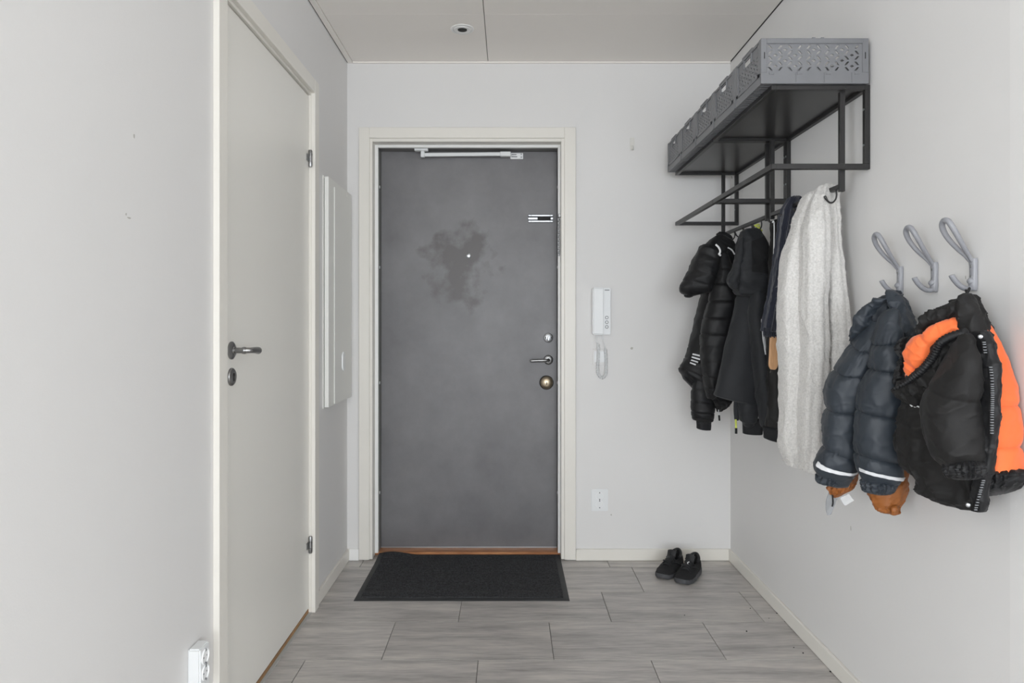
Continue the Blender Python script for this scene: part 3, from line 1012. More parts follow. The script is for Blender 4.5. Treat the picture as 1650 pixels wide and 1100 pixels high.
def make_crate(y0):
    e = empty('folding_crate', (cx0 + CW / 2, y0 + CD / 2, cz0c))
    X0, X1, Y0, Y1 = cx0, cx0 + CW, y0, y0 + CD
    z0, z1 = cz0c, cz0c + CH
    # corner posts, top rim, base band
    c = 0.018
    for xx in (X0, X1 - c):
        for yy in (Y0, Y1 - c):
            B(xx, xx + c, yy, yy + c, z0 + 0.034, z1).build('corner_post', CRATE, e, bevel=0.0012)
    r = 0.006
    B(X0 + c, X1 - c, Y0, Y0 + r, z1 - 0.016, z1).build('rim', CRATE, e, bevel=0.001)
    B(X0 + c, X1 - c, Y1 - r, Y1, z1 - 0.016, z1).build('rim', CRATE, e, bevel=0.001)
    bs = MB()
    t = 0.004
    bs.box(X0, X1, Y0 + 0.002, Y0 + t + 0.002, z0, z0 + 0.034).box(X0, X1, Y1 - t - 0.002, Y1 - 0.002, z0, z0 + 0.034)
    bs.box(X0 + 0.002, X0 + t + 0.002, Y0 + t, Y1 - t, z0, z0 + 0.026).box(X1 - t - 0.002, X1 - 0.002, Y0 + t, Y1 - t, z0, z0 + 0.026)
    for i in range(12):
        yy = Y0 + 0.012 + i * (CD - 0.03) / 11
        bs.box(X0 + 0.004, X1 - 0.004, yy, yy + 0.007, z0 + 0.001, z0 + 0.006)
    for xx in (X0 + 0.006, X0 + CW / 2, X1 - 0.02):
        bs.box(xx, xx + 0.012, Y0 + 0.006, Y1 - 0.006, z0 + 0.002, z0 + 0.0055)
    bs.build('base', CRATE, e)
    # base band pads (proud frame round three recesses) and clips, both ends
    for (ya, yb) in ((Y0, Y0 + 0.002), (Y1 - 0.002, Y1)):
        band = MB()
        ks = [0.0, 0.052, 0.108, 0.138, 0.194, 0.222, 0.278, 0.330]
        for i in range(0, 8, 2):
            band.box(X0 + ks[i], X0 + ks[i + 1], ya, yb, z0 + 0.004, z0 + 0.034)
        band.box(X0, X1, ya, yb, z0, z0 + 0.004)
        band.build('base_band', CRATE, e)
        for xx in (0.032, 0.118, 0.206, 0.294):
            B(X0 + xx - 0.008, X0 + xx + 0.008, ya - 0.0015 if ya == Y0 else ya, yb if ya == Y0 else yb + 0.0015, z0 + 0.027, z0 + 0.035).build('clip', CRATE, e, bevel=0.001)
    # end panels with lattice
    pw, ph = CW - 2 * c, CH - 0.034 - 0.016
    ru = 0.0185
    k_ = 0.0304
    hs = lattice([(0.0115, 4, 0), (0.1300, 2, 1), (0.1860, 4, 0)], 5, k_ * 1.0, 0.0168, ru, 0, ph - 0.0095)
    V, Fc = panel_mesh(pw, ph, 0.0025, hs)
    for yy in (Y0 + 0.0035, Y1 - 0.006):
        MB().add([(X0 + c + a, yy + c_, z0 + 0.034 + b) for a, b, c_ in V], Fc).build('end_panel', CRATE, e)
    # long side panels with hand slot
    sw, sh = CD - 2 * c, CH - 0.026 - 0.008
    hs = lattice([(0.022, 7, 0)], 5, 0.0267, 0.0130, 0.0145, 0, sh - 0.036)
    hs.append([(sw / 2 - 0.036, sh - 0.028), (sw / 2 + 0.036, sh - 0.028), (sw / 2 + 0.036, sh - 0.010), (sw / 2 - 0.036, sh - 0.010)])
    hs = [h_ for h_ in hs if all(0.002 < a < sw - 0.002 and 0.002 < b < sh - 0.002 for a, b in h_)]
    V, Fc = panel_mesh(sw, sh, 0.0025, hs)
    for xx in (X0 + 0.0035, X1 - 0.006):
        pn = MB().add([(xx + c_, Y0 + c + a, z0 + 0.026 + b) for a, b, c_ in V], Fc).build('side_panel', CRATE, e)
        rm = MB()
        xo = X0 if xx < X0 + 0.1 else X1 - 0.0035
        rm.box(xo, xo + 0.0035, Y0 + c, Y0 + c + 0.012, z0 + 0.026, z1 - 0.008).box(xo, xo + 0.0035, Y1 - c - 0.012, Y1 - c, z0 + 0.026, z1 - 0.008)
        rm.box(xo, xo + 0.006, Y0 + c, Y1 - c, z1 - 0.011, z1 - 0.003).box(xo, xo + 0.0035, Y0 + c, Y1 - c, z0 + 0.026, z0 + 0.036)
        rm.box(xo - 0.001, xo + 0.0045, Y0 + CD / 2 - 0.045, Y0 + CD / 2 + 0.045, z1 - 0.003, z1 + 0.002)
        for q_ in (-0.036, 0.031):
            rm.box(xo - 0.001, xo + 0.004, Y0 + CD / 2 + q_, Y0 + CD / 2 + q_ + 0.005, z1 - 0.040, z1 - 0.008)
        rm.build('side_frame', CRATE, e)
    for xx in (0.158, 0.185):
        B(X0 + xx, X0 + xx + 0.009, Y0 + 0.001, Y0 + 0.006, z1, z1 + 0.003).build('stacking_tab', CRATE, e)
    for xx in (0.009, CW - 0.012):
        B(X0 + xx, X0 + xx + 0.003, Y0 - 0.0004, Y0 + 0.003, z0 + 0.076, z0 + 0.096).build('slot', DARK, e)
    return e


cr0 = make_crate(2.052)
cl = ['grey folding crate on the black shelf, its full pierced end panel showing',
      'grey folding crate, second in the row from the one showing its end panel',
      'grey folding crate in the middle of the row of five on the shelf',
      'grey folding crate next to the last one towards the entrance wall',
      'grey folding crate at the corner end of the row, by the entrance wall']
for i in range(5):
    o = cr0 if i == 0 else copy_tree(cr0, cr0.location + Vector((0, 0.243 * i, 0)))
    tag(o, cl[i], 'crate', 'grey folding crates in a row on the hat shelf')

# ================================================================== GREY WALL HOOKS


def make_wall_hook():
    e = empty('coat_hook', (XR, 1.8985, 1.3115))
    oy, oz = 1.8985, 1.3115

    def W_(o_, y_, z_):
        return (XR - o_, oy + y_, oz + z_)
    m = MB()
    prof = [(-0.0375, 0.0075, 0.006), (-0.034, 0.0095, 0.012), (-0.02, 0.0105, 0.013), (0.0, 0.010, 0.010), (0.02, 0.0105, 0.010), (0.034, 0.011, 0.012), (0.040, 0.0095, 0.014)]
    vs, fs = [], []
    n = 12
    for (z_, hw, dp) in prof:
        for k_ in range(n):
            a = PI * k_ / (n - 1)
            vs.append(W_(0.002 + dp * math.sin(a) ** 0.6, hw * math.cos(a), z_))
    for i in range(len(prof) - 1):
        for k_ in range(n):
            fs.append((i * n + k_, i * n + (k_ + 1) % n, (i + 1) * n + (k_ + 1) % n, (i + 1) * n + k_))
    fs.append(tuple(range(n)))
    fs.append(tuple((len(prof) - 1) * n + k_ for k_ in range(n)))
    m.add(vs, fs).build('base_plate', HOOKG, e, smooth=True)
    half = [(0.011, 0.0045, 0.034), (0.020, 0.006, 0.047), (0.033, 0.011, 0.062), (0.047, 0.016, 0.080), (0.060, 0.0185, 0.100), (0.069, 0.016, 0.118), (0.072, 0.009, 0.128), (0.0725, 0.0, 0.131)]
    pts = [W_(a, b, c_) for a, b, c_ in half] + [W_(a, -b, c_) for a, b, c_ in reversed(half[:-1])]
    pts = smoothpath(pts, 5)
    nn = len(pts)
    MB().tube(pts, [0.0042 + 0.0028 * math.sin(PI * i / (nn - 1)) for i in range(nn)], 10).build('loop_arm', HOOKG, e, smooth=True)
    pts = smoothpath([W_(0.008, 0, -0.031), W_(0.022, 0, -0.0325), (W_(0.036, 0, -0.026)), W_(0.048, 0, -0.014), W_(0.056, 0, -0.002), W_(0.0575, 0, 0.001)], 5)
    MB().tube(pts, [0.0065] * (len(pts) - 3) + [0.0062, 0.005, 0.002], 10).build('prong', HOOKG, e, smooth=True)
    MB().lathe(W_(0.008, 0, -0.014), (-1, 0, 0), [(0, 0.0095), (0.006, 0.0085), (0.010, 0.005), (0.011, 0.001)], 16).build('knob', HOOKG, e, smooth=True)
    for z_ in (0.022, -0.004):
        MB().lathe(W_(0.0115, 0, z_), (-1, 0, 0), [(0, 0.0042), (0.0015, 0.004), (0.002, 0.002)], 12).build('screw', CHROME, e, smooth=True)
    return e


wh = make_wall_hook()
hl = ['grey coat hook with loop arm holding the slate blue puffer jacket',
      'empty grey coat hook with loop arm between the two jacket hooks',
      'grey coat hook with loop arm holding the black and orange jacket']
for i, (yy, zz) in enumerate(((1.8985, 1.3115), (1.745, 1.3095), (1.598, 1.3055))):
    o = wh if i == 0 else copy_tree(wh, (XR, yy, zz))
    tag(o, hl[i], 'hook', 'grey loop coat hooks on the right wall')


# ================================================================== SOFT GOODS
class Loft:
    """closed padded form through stations (L point, R point, half thickness); front side faces the room"""

    def __init__(s, st, zf, df, dd=0.0, seams=(), puff=0.006, wr=0.004, wf=14.0, gather=(), expo=2.4, seed=0, folds=None,
                 pinch=0.35, pe=6.0, flat=0.0):
        s.pe = pe
        s.rows = []
        for r in st:
            uL, vL, uR, vR, t = r[:5]
            ex = r[5] if len(r) > 5 else 0.0
            a, b = zf(uL, vL), zf(uR, vR)
            mc = df((a[0] + b[0]) / 2)
            da, db = df(a[0]) * (1 - flat) + mc * flat, df(b[0]) * (1 - flat) + mc * flat
            s.rows.append((P(a[0], a[1], da + dd + ex), P(b[0], b[1], db + dd + ex), t))
        s.seams, s.puff, s.wr, s.wf, s.gather, s.expo, s.seed, s.folds, s.pinch = seams, puff, wr, wf, gather, expo, seed, folds, pinch

    def base(s, q):
        n = len(s.rows)
        q = max(0.0, min(n - 1.0, q))
        i = min(int(q), n - 2)
        t = q - i
        g_ = lambda k_: s.rows[max(0, min(n - 1, k_))]
        A, B_, C_, D_ = g_(i - 1), g_(i), g_(i + 1), g_(i + 2)
        return cr(A[0], B_[0], C_[0], D_[0], t), cr(A[1], B_[1], C_[1], D_[1], t), max(0.001, cr(A[2], B_[2], C_[2], D_[2], t))

    def ev(s, q, th, off=0.0, shrink=1.0):
        Lp, Rp, t = s.base(q)
        C_ = (Lp + Rp) / 2
        a = (Rp - Lp) / 2
        l2, r2, _ = s.base(q + 0.15)
        l1, r1, _ = s.base(q - 0.15)
        T_ = ((l2 + r2) - (l1 + r1)).normalized()
        n_ = a.cross(T_).normalized()
        if n_.dot(C_ - Vector((0, 0, H))) > 0:
            n_ = -n_
        c_, s_ = math.cos(th), math.sin(th)
        e = 2.0 / s.expo
        cu = math.copysign(abs(c_) ** e, c_)
        su = math.copysign(abs(s_) ** e, s_)
        w_ = a.length
        o_ = (a.normalized() * (c_ * t) + n_ * (s_ * w_))
        o_ = o_.normalized() if o_.length > 1e-9 else n_
        p = C_ + a * cu * shrink + n_ * su * t * shrink
        d = off
        if s.seams:
            lo, hi = -0.5, len(s.rows) - 0.5
            for x_ in s.seams:
                if x_ <= q:
                    lo = max(lo, x_)
                else:
                    hi = min(hi, x_)
            u = (q - lo) / max(1e-6, hi - lo)
            d += s.puff * (-abs(2 * u - 1) ** s.pe)
            near = min(abs(q - lo) if lo > -0.5 else 9, abs(hi - q) if hi < len(s.rows) - 0.5 else 9)
            d += s.puff * s.pinch * math.exp(-near * 5) * noise.noise(Vector((th * 7 + s.seed * 3, near * 1.5, s.seed)))
        if s.wr:
            f = s.wf
            v_ = Vector((p.x * f, p.y * f, p.z * f * 0.75)) + Vector((s.seed * 5.3, s.seed * 1.7, 0))
            d += s.wr * (noise.noise(v_) + 0.5 * noise.noise(v_ * 2.3))
            rg = 1 - abs(noise.noise(v_ * 1.1 + Vector((9, 2, 4)))) * 2.4
            r2_ = 1 - abs(noise.noise(v_ * 2.6 + Vector((1, 7, 3)))) * 2.8
            d += s.wr * (0.9 * max(0, rg) ** 2.5 + 0.45 * max(0, r2_) ** 3)
        for (q0, q1, amp, fr_) in s.gather:
            if q0 - 0.3 < q < q1 + 0.3:
                m_ = max(0, min(1, (q - q0 + 0.3) / 0.3)) * max(0, min(1, (q1 + 0.3 - q) / 0.3))
                d += amp * m_ * (math.sin(th * fr_ + 2.5 * noise.noise(Vector((th * 3, q * 2, s.seed)))) + 0.6 * noise.noise(Vector((th * fr_ * 0.7, q * 7, s.seed))))
        if s.folds:
            for (fa, fq, ph) in s.folds:
                d += fa * math.sin(fq * c_ * 2.2 + ph + 0.25 * math.sin(q * 0.9 + ph))
        return p + o_ * d * (0.4 + 0.6 * shrink)

    def mb(s, nt=56, per=14, rnd=(0.7, 0.7), reach=None):
        n = (len(s.rows) - 1) * per
        vs, fs = [], []
        ring = []
        qs = [i / per for i in range(n + 1)]
        # rounded ends
        for k_ in (0.35, 0.75):
            ring.append((0.0, math.sin(k_ * PI / 2) * 1.0, -(1 - math.sin(k_ * PI / 2)) if False else -math.cos(k_ * PI / 2)))
        for q in qs:
            ring.append((q, 1.0, 0.0))
        for k_ in (0.75, 0.35):
            ring.append((float(len(s.rows) - 1), math.sin(k_ * PI / 2), math.cos(k_ * PI / 2)))
        for (q, sh, push) in ring:
            Lp, Rp, t = s.base(q)
            off = Vector((0, 0, 0))
            if push:
                l2, r2, _ = s.base(min(len(s.rows) - 1, q + 0.3))
                l1, r1, _ = s.base(max(0, q - 0.3))
                T_ = ((l2 + r2) - (l1 + r1)).normalized()
                k_ = rnd[0] if push < 0 else rnd[1]
                off = T_ * push * t * k_
            for j in range(nt):
                vs.append(s.ev(q, 2 * PI * j / nt, 0.0, sh) + off)
        m_ = len(ring)
        for i in range(m_ - 1):
            for j in range(nt):
                fs.append((i * nt + j, i * nt + (j + 1) % nt, (i + 1) * nt + (j + 1) % nt, (i + 1) * nt + j))
        c0 = sum(vs[:nt], Vector((0, 0, 0))) / nt
        c1 = sum(vs[-nt:], Vector((0, 0, 0))) / nt
        o_ = len(vs)
        vs += [c0, c1]
        for j in range(nt):
            fs.append((j, (j + 1) % nt, o_))
            fs.append(((m_ - 1) * nt + j, (m_ - 1) * nt + (j + 1) % nt, o_ + 1))
        return MB().add(vs, fs)

    def patch(s, q00, q01, q10, q11, t0, t1, off=0.002, nu=10, nv=40, th=0.0012, jag=0.0):
        """strip lying on the surface: q from q00..q01 at angle t0 to q10..q11 at angle t1"""
        vs, fs = [], []
        for lay in (0, 1):
            for j in range(nv + 1):
                b = j / nv
                ang = t0 + (t1 - t0) * b
                for i in range(nu + 1):
                    a = i / nu
                    q = (q00 + (q01 - q00) * a) * (1 - b) + (q10 + (q11 - q10) * a) * b
                    q += jag * noise.noise(Vector((b * 14, a, s.seed)))
                    vs.append(s.ev(q, ang, off - (th * 3 if lay == 0 else 0)))
        L_ = (nu + 1) * (nv + 1)
        for j in range(nv):
            for i in range(nu):
                a = j * (nu + 1) + i
                fs.append((L_ + a, L_ + a + 1, L_ + a + nu + 2, L_ + a + nu + 1))
                fs.append((a, a + nu + 1, a + nu + 2, a + 1))
        per = [i for i in range(nu + 1)] + [j * (nu + 1) + nu for j in range(1, nv + 1)] + [nv * (nu + 1) + i for i in range(nu - 1, -1, -1)] + [j * (nu + 1) for j in range(nv - 1, 0, -1)]
        for i in range(len(per)):
            a, b = per[i], per[(i + 1) % len(per)]
            fs.append((a, b, b + L_, a + L_))
        return MB().add(vs, fs)


def soft(name, m, parent, st, zf, df, nt=56, per=14, rnd=(0.7, 0.7), **kw):
    kw.setdefault('seed', len(bpy.data.objects) % 97)
    l = Loft(st, zf, df, **kw)
    l.mb(nt, per, rnd).build(name, m, parent, smooth=True)
    return l


def upath(zf, df, pts, dd=0.0, k_=6):
    out = []
    for (u, v) in pts:
        a = zf(u, v)
        out.append(P(a[0], a[1], df(a[0]) + dd))
    return smoothpath(out, k_)


def const(d):
    return lambda px: d


# ------------------------------------------------------------------ black quilted jacket
zf = Z(1085, 360, 3.0556)
df = const(3.06)
e = empty('quilted_jacket', P(1140, 690, 3.06))
body = soft('body', BLACKN, e, [(210, 72, 280, 80, .03), (180, 170, 292, 160, .05), (143, 330, 300, 310, .065), (113, 450, 303, 440, .075), (84, 580, 295, 590, .08), (58, 660, 288, 740, .08), (31, 714, 280, 860, .07), (42, 745, 262, 900, .045)], zf, df, dd=0.04,
            seams=(1.5, 2.2, 2.9, 3.6, 4.3, 5.0, 5.8), puff=0.004, pe=9, wr=0.004)
soft('lining', BLACKD, e, [(45, 725, 150, 800, .05), (60, 755, 155, 822, .045), (95, 785, 160, 830, .03)], zf, df, dd=0.03, puff=0.003, gather=((0, 2, 0.004, 9),))
hood = soft('hood', BLACKN, e, [(215, 62, 298, 120, .035), (165, 98, 262, 150, .055), (132, 118, 235, 185, .065), (97, 190, 222, 235, .07), (66, 250, 207, 290, .07), (36, 296, 196, 332, .06), (34, 334, 150, 343, .04), (62, 352, 95, 356, .02)], zf, df, dd=-0.07,
            seams=(2.4, 3.6, 4.6), puff=0.004, wr=0.0055, wf=14)
soft('hood_edge', BLACKD, e, [(218, 60, 285, 72, .035), (232, 100, 300, 118, .045), (238, 140, 308, 172, .04), (258, 185, 310, 270, .03)], zf, df, dd=-0.03, wr=0.007)
sl = soft('sleeve', BLACKN, e, [(226, 150, 268, 165, .03), (206, 225, 290, 228, .05), (190, 300, 306, 302, .058), (172, 385, 310, 387, .062), (150, 466, 300, 472, .062), (137, 556, 286, 566, .062), (138, 640, 266, 655, .06), (145, 735, 245, 745, .055), (152, 800, 225, 812, .048), (162, 840, 208, 848, .03)], zf, df, dd=-0.10,
          seams=(1.0, 2.0, 3.0, 4.0, 4.85, 5.6, 6.4, 7.2, 8.1), puff=0.0055, pe=9, wr=0.003)
soft('hem', BLACKN, e, [(178, 840, 262, 830, .04), (190, 862, 280, 872, .045), (212, 895, 262, 900, .04), (222, 918, 238, 916, .015)], zf, df, dd=-0.04, wr=0.006, gather=((0, 3, 0.004, 7),))
lsl = soft('sleeve', BLACKN, e, [(98, 760, 200, 770, .04), (93, 810, 200, 820, .045), (91, 860, 198, 868, .046), (92, 915, 197, 924, .046), (93, 945, 195, 956, .045), (95, 962, 190, 972, .04)], zf, df, dd=0.01, seams=(1.1, 2.2, 3.2, 4.2), puff=0.004, pe=9, wr=0.003, rnd=(0.5, 0.2))
soft('cuff', RIBK, e, [(117, 960, 184, 968, .032), (116, 985, 183, 990, .031), (115, 1006, 182, 1014, .03)], zf, df, dd=0.01, wr=0.0015, gather=((0, 2, 0.001, 40),), rnd=(0.3, 0.2))
for i in range(4):
    v = 4.62 + i * 0.19
    body.patch(v, v + 0.085, v, v + 0.085, PI - 0.62, PI - 1.08 + 0.05 * i, off=0.0035, nu=4, nv=10).build('reflective_stripe', REFLEC, e)
MB().tube(upath(zf, df, [(208, 103), (222, 116), (230, 132), (229, 145), (225, 150), (234, 158)], -0.165), 0.0042, 6).build('drawcord', CORDW, e, smooth=True)
MB().tube(upath(zf, df, [(268, 118), (288, 130), (302, 152)], -0.13), 0.003, 6).build('drawcord', REFLEC, e, smooth=True)
MB().tube(upath(zf, df, [(222, 916), (224, 935), (226, 945)], -0.05), 0.0022, 6).build('zip_pull', REFLEC, e, smooth=True)
MB().tube(upath(zf, df, [(225, 943), (227, 970)], -0.05), 0.004, 6).build('zip_tab', BLACKD, e, smooth=True)
q0 = P(1174, 384, 3.05)
MB().tube(smoothpath([P(1171, 386, 3.08), Vector((1.008, 3.187, 1.582)), P(1177, 386, 3.10)]), 0.003, 6).build('hanging_loop', BLACKD, e, smooth=True)
tag(e, 'black quilted jacket with hood and four short reflective stripes', 'jacket')

# ------------------------------------------------------------------ dark softshell jacket
df = const(2.79)
e = empty('softshell_jacket', P(1200, 700, 2.79))
hood = soft('hood', SOFTSH, e, [(335, 50, 428, 42, .035), (318, 100, 452, 88, .055), (308, 180, 474, 175, .065), (304, 250, 479, 250, .065), (306, 310, 474, 315, .055), (309, 343, 458, 348, .045)], zf, df, dd=-0.04, wr=0.007, wf=12, rnd=(0.6, 0.3))
hood.patch(1.0, 2.9, 0.6, 3.1, PI * 0.60, PI * 0.25, off=0.002, nu=16, nv=16).build('hood_lining', BLACKD, e, smooth=True)
soft('hood_edge', SOFTSH, e, [(322, 90, 345, 80, .02), (306, 170, 335, 170, .03), (286, 235, 325, 240, .03), (266, 280, 312, 290, .03), (275, 302, 312, 322, .02)], zf, df, dd=-0.06, wr=0.005)
soft('body', SOFTSH, e, [(322, 335, 452, 345, .04), (298, 450, 448, 430, .055), (264, 600, 446, 575, .065), (230, 745, 440, 745, .07), (206, 846, 412, 890, .065)], zf, df, dd=0.01, wr=0.004, wf=8, rnd=(0.5, 0.12))
rp = soft('sleeve', SOFTSH, e, [(385, 345, 456, 352, .03), (374, 450, 440, 440, .042), (378, 560, 440, 555, .048), (390, 680, 462, 670, .05), (402, 800, 475, 795, .052), (418, 900, 480, 900, .048), (428, 985, 482, 985, .038), (440, 1005, 478, 1008, .025)], zf, df, dd=-0.07, wr=0.004, wf=10)
rp.patch(1.25, 2.72, 1.25, 2.72, PI * 0.47, PI * 0.29, off=0.003, nu=30, nv=6, jag=0.06).build('reflective_strip', REFLEC, e, smooth=True)
soft('sleeve', SOFTSH, e, [(322, 850, 415, 870, .04), (322, 920, 413, 930, .044), (328, 965, 404, 972, .04), (340, 978, 392, 982, .03)], zf, df, dd=0.0, wr=0.004)
soft('cuff', RIBK, e, [(341, 965, 438, 968, .032), (342, 1000, 438, 1002, .031), (343, 1032, 437, 1036, .03)], zf, df, dd=0.02, wr=0.0015, rnd=(0.3, 0.15))
soft('zip_flap', SOFTSH, e, [(298, 870, 322, 875, .008), (299, 930, 322, 930, .008), (302, 965, 320, 968, .008)], zf, df, dd=0.02, wr=0.001, rnd=(0.3, 0.3), nt=20)
MB().tube(upath(zf, df, [(307, 964), (308, 985), (309, 1008)], 0.0), 0.0042, 8).build('zip_cord', LIME, e, smooth=True)
MB().tube(upath(zf, df, [(309, 1006), (309, 1034)], 0.0), 0.0052, 8).build('zip_tab', BLACKD, e, smooth=True)
lp = [P(1222, 376, 2.78), P(1223.5, 362, 2.762), Vector((1.006, 2.755, 1.590)), Vector((1.010, 2.745, 1.588)), P(1228, 372, 2.76)]
MB().tube(smoothpath(lp), 0.0035, 6, flat=0.6).build('hanging_loop', LIME, e, smooth=True)
tag(e, 'dark softshell jacket with hood, lime hanging loop and a pale reflective strip', 'jacket')

# ------------------------------------------------------------------ long black coat behind the scarves
df = const(2.628)
e = empty('black_coat', P(1245, 712, 2.628))
soft('body', BLACKJ, e, [(488, 0, 530, 0, .025), (478, 120, 545, 120, .028), (470, 300, 548, 300, .034), (466, 480, 548, 480, .036), (464, 700, 546, 700, .036), (466, 900, 545, 905, .036), (455, 990, 540, 1005, .034)], zf, df, dd=0.0, wr=0.006, wf=14)
soft('cuff', RIBK, e, [(446, 1005, 534, 1020, .036), (447, 1035, 533, 1055, .028), (449, 1055, 531, 1076, .033)], zf, df, dd=-0.01, wr=0.0015, rnd=(0.3, 0.15))
MB().tube(smoothpath([P(1250, 362, 2.62), Vector((1.008, 2.583, 1.582)), P(1254, 362, 2.62)]), 0.003, 6).build('hanging_loop', BLACKD, e, smooth=True)
tag(e, 'plain black coat hanging behind the navy scarf and shoehorn', 'coat')

# ------------------------------------------------------------------ navy scarf
zn = Z(1060, 280, 2.2)
df = const(2.46)
e = empty('navy_scarf', P(1243, 545, 2.46))
soft('wrap', NAVY, e, [(468, 92, 504, 95, .03, 0.0), (447, 130, 500, 130, .036), (436, 200, 488, 200, .036), (427, 270, 476, 270, .036), (414, 350, 464, 350, .036), (400, 430, 452, 430, .036), (385, 505, 442, 505, .036), (376, 556, 434, 560, .034)], zn, df, dd=0.0, wr=0.004, wf=14, folds=((0.005, 6.0, 0.4), (0.0025, 13.0, 1.0)), nt=96, rnd=(0.6, 0.1))
fr = MB()
for i in range(26):
    u0 = 376 + 58 * i / 25 + R.uniform(-1, 1)
    dd_ = R.uniform(-0.034, -0.004)
    fr.tube(upath(zn, df, [(u0, 545), (u0 - 0.6, 562), (u0 - 1 + R.uniform(-1.5, 1.5), 574 + R.uniform(-3, 8))], dd_, 3), 0.0022, 5)
o = fr.build('fringe', NAVY, e, smooth=True)
o['kind'] = 'stuff'
tag(e, 'long navy blue scarf with fringe draped over the rack rail', 'scarf')

# ------------------------------------------------------------------ shoehorn
df = const(2.535)
e = empty('shoehorn', P(1246, 595, 2.535))
soft('blade', WOODH, e, [(402, 556, 411, 555, .004), (398, 570, 426, 572, .0045), (396, 590, 430, 592, .0045), (394, 640, 428, 642, .0045), (392, 675, 425, 678, .0045), (396, 688, 420, 690, .004)], zn, df, wr=0, nt=24, expo=3.5, rnd=(1.5, 1.5))
MB().tube([P(1245.6, 534, 2.531)] + smoothpath([P(1245.2, 532, 2.533), P(1245.6, 460, 2.545), P(1247.5, 365, 2.575), Vector((1.012, 2.583, 1.578))], 8), 0.0022, 6).build('cord', CORDW, e, smooth=True)
MB().lathe(P(1246.2, 538.5, 2.531), (0, -1, 0), [(0, 0.0022), (0.003, 0.0022)], 10).build('hole', DARK, e)
tag(e, 'pale wooden shoehorn hanging on a white cord beside the grey scarf', 'shoehorn')

# ------------------------------------------------------------------ light grey scarf
zg = Z(1240, 290, 2.243)
df = const(2.185)
e = empty('grey_scarf', P(1300, 760, 2.185))
lobes = []
lobes.append(soft('fold', WOOL, e, [(120, 66, 185, 52, .035), (80, 180, 150, 172, .045), (50, 300, 122, 292, .048), (38, 450, 120, 450, .05), (39, 600, 122, 600, .05), (43, 800, 118, 800, .05), (42, 950, 118, 955, .045), (64, 1028, 120, 1040, .03)], zg, df, dd=0.02, wr=0.004, wf=12, folds=((0.0025, 3.0, 0.3),), nt=80, per=24, rnd=(0.6, 0.2)))
lobes.append(soft('fold', WOOL, e, [(160, 42, 222, 30, .03, .05), (130, 110, 204, 100, .042, .03), (114, 220, 208, 220, .05), (113, 450, 201, 450, .05), (114, 600, 200, 600, .05), (108, 800, 198, 800, .048), (106, 950, 192, 950, .042), (112, 1045, 176, 1062, .028)], zg, df, dd=-0.05, wr=0.004, wf=12, folds=((0.0025, 4.0, 1.3),), nt=80, per=24, rnd=(0.6, 0.2)))
lobes.append(soft('fold', WOOL, e, [(195, 28, 242, 40, .03, .045), (196, 130, 243, 150, .034, .04), (198, 300, 258, 318, .036, .015), (204, 450, 280, 450, .042), (205, 560, 290, 575, .042), (205, 700, 288, 700, .038), (193, 900, 258, 900, .03), (190, 990, 230, 995, .02)], zg, df, dd=-0.045, wr=0.004, wf=12, folds=((0.002, 4.5, 2.2),), nt=80, per=24, rnd=(0.6, 0.3)))
fz = MB()
for l in lobes:
    for i in range(2600):
        q = R.uniform(0, len(l.rows) - 1)
        a = R.uniform(-0.35, PI + 0.35)
        p0 = l.ev(q, a)
        p1 = l.ev(q, a, 0.012)
        nrm = (p1 - p0).normalized()
        dv = (nrm + Vector((R.uniform(-1, 1), R.uniform(-1, 1), R.uniform(-1, 1))) * 0.9).normalized()
        sd = dv.cross(Vector((R.uniform(-1, 1), R.uniform(-1, 1), R.uniform(-1, 1)))).normalized() * 0.0006
        ln_ = R.uniform(0.004, 0.010)
        fz.add([p0 - sd, p0 + sd, p0 + dv * ln_ + Vector((0, 0, -0.001))], [(0, 1, 2)])
o = fz.build('fuzz', FUZZM, e)
o['kind'] = 'stuff'
tag(e, 'fuzzy light grey wool scarf hanging in long folds from the rack', 'scarf')

# ------------------------------------------------------------------ slate blue child's puffer jacket
zb_ = Z(1300, 460, 2.894)
df = lambda px: 1.95 - (px - 1315) / 153 * 0.20
e = empty('puffer_jacket', P(1385, 795, 1.86))
soft('body', SLATE, e, [(385, 44, 425, 44, .025), (335, 64, 448, 66, .04), (268, 118, 470, 125, .05), (236, 190, 484, 198, .05), (216, 255, 480, 250, .05), (195, 350, 450, 350, .05), (170, 500, 440, 500, .05), (160, 650, 430, 650, .048), (150, 780, 415, 790, .04)], zb_, df, dd=0.03, wr=0.006, seams=(3.6, 4.9, 6.2, 7.4), puff=0.008)
soft('hood', SLATE, e, [(398, 66, 420, 46, .025), (335, 66, 372, 92, .032), (270, 118, 320, 146, .035), (238, 185, 292, 200, .033), (215, 246, 262, 222, .02)], zb_, df, dd=-0.03, wr=0.008, wf=22, seed=4)
soft('hood', SLATE, e, [(385, 48, 420, 42, .028), (398, 84, 462, 92, .034), (412, 140, 482, 170, .036), (432, 200, 488, 215, .032), (455, 248, 482, 250, .018)], zb_, df, dd=-0.03, wr=0.008, wf=22, seed=8)
soft('lining', SLATED, e, [(330, 95, 395, 85, .02), (300, 140, 400, 120, .025), (290, 180, 390, 170, .02)], zb_, df, dd=-0.025, wr=0.006, wf=25)
ls = soft('sleeve', SLATE, e, [(296, 185, 352, 160, .03), (206, 290, 298, 282, .05), (130, 405, 282, 402, .058), (86, 488, 262, 500, .062), (87, 577, 236, 586, .06), (78, 660, 230, 675, .06), (73, 746, 232, 800, .058), (40, 842, 224, 862, .052), (50, 880, 192, 918, .032)], zb_, df, dd=-0.04, seams=(1.0, 2.0, 4.0, 6.05), puff=0.0075, wr=0.0035, wf=18, pinch=0.7, pe=9, flat=0.75, per=18, nt=72)
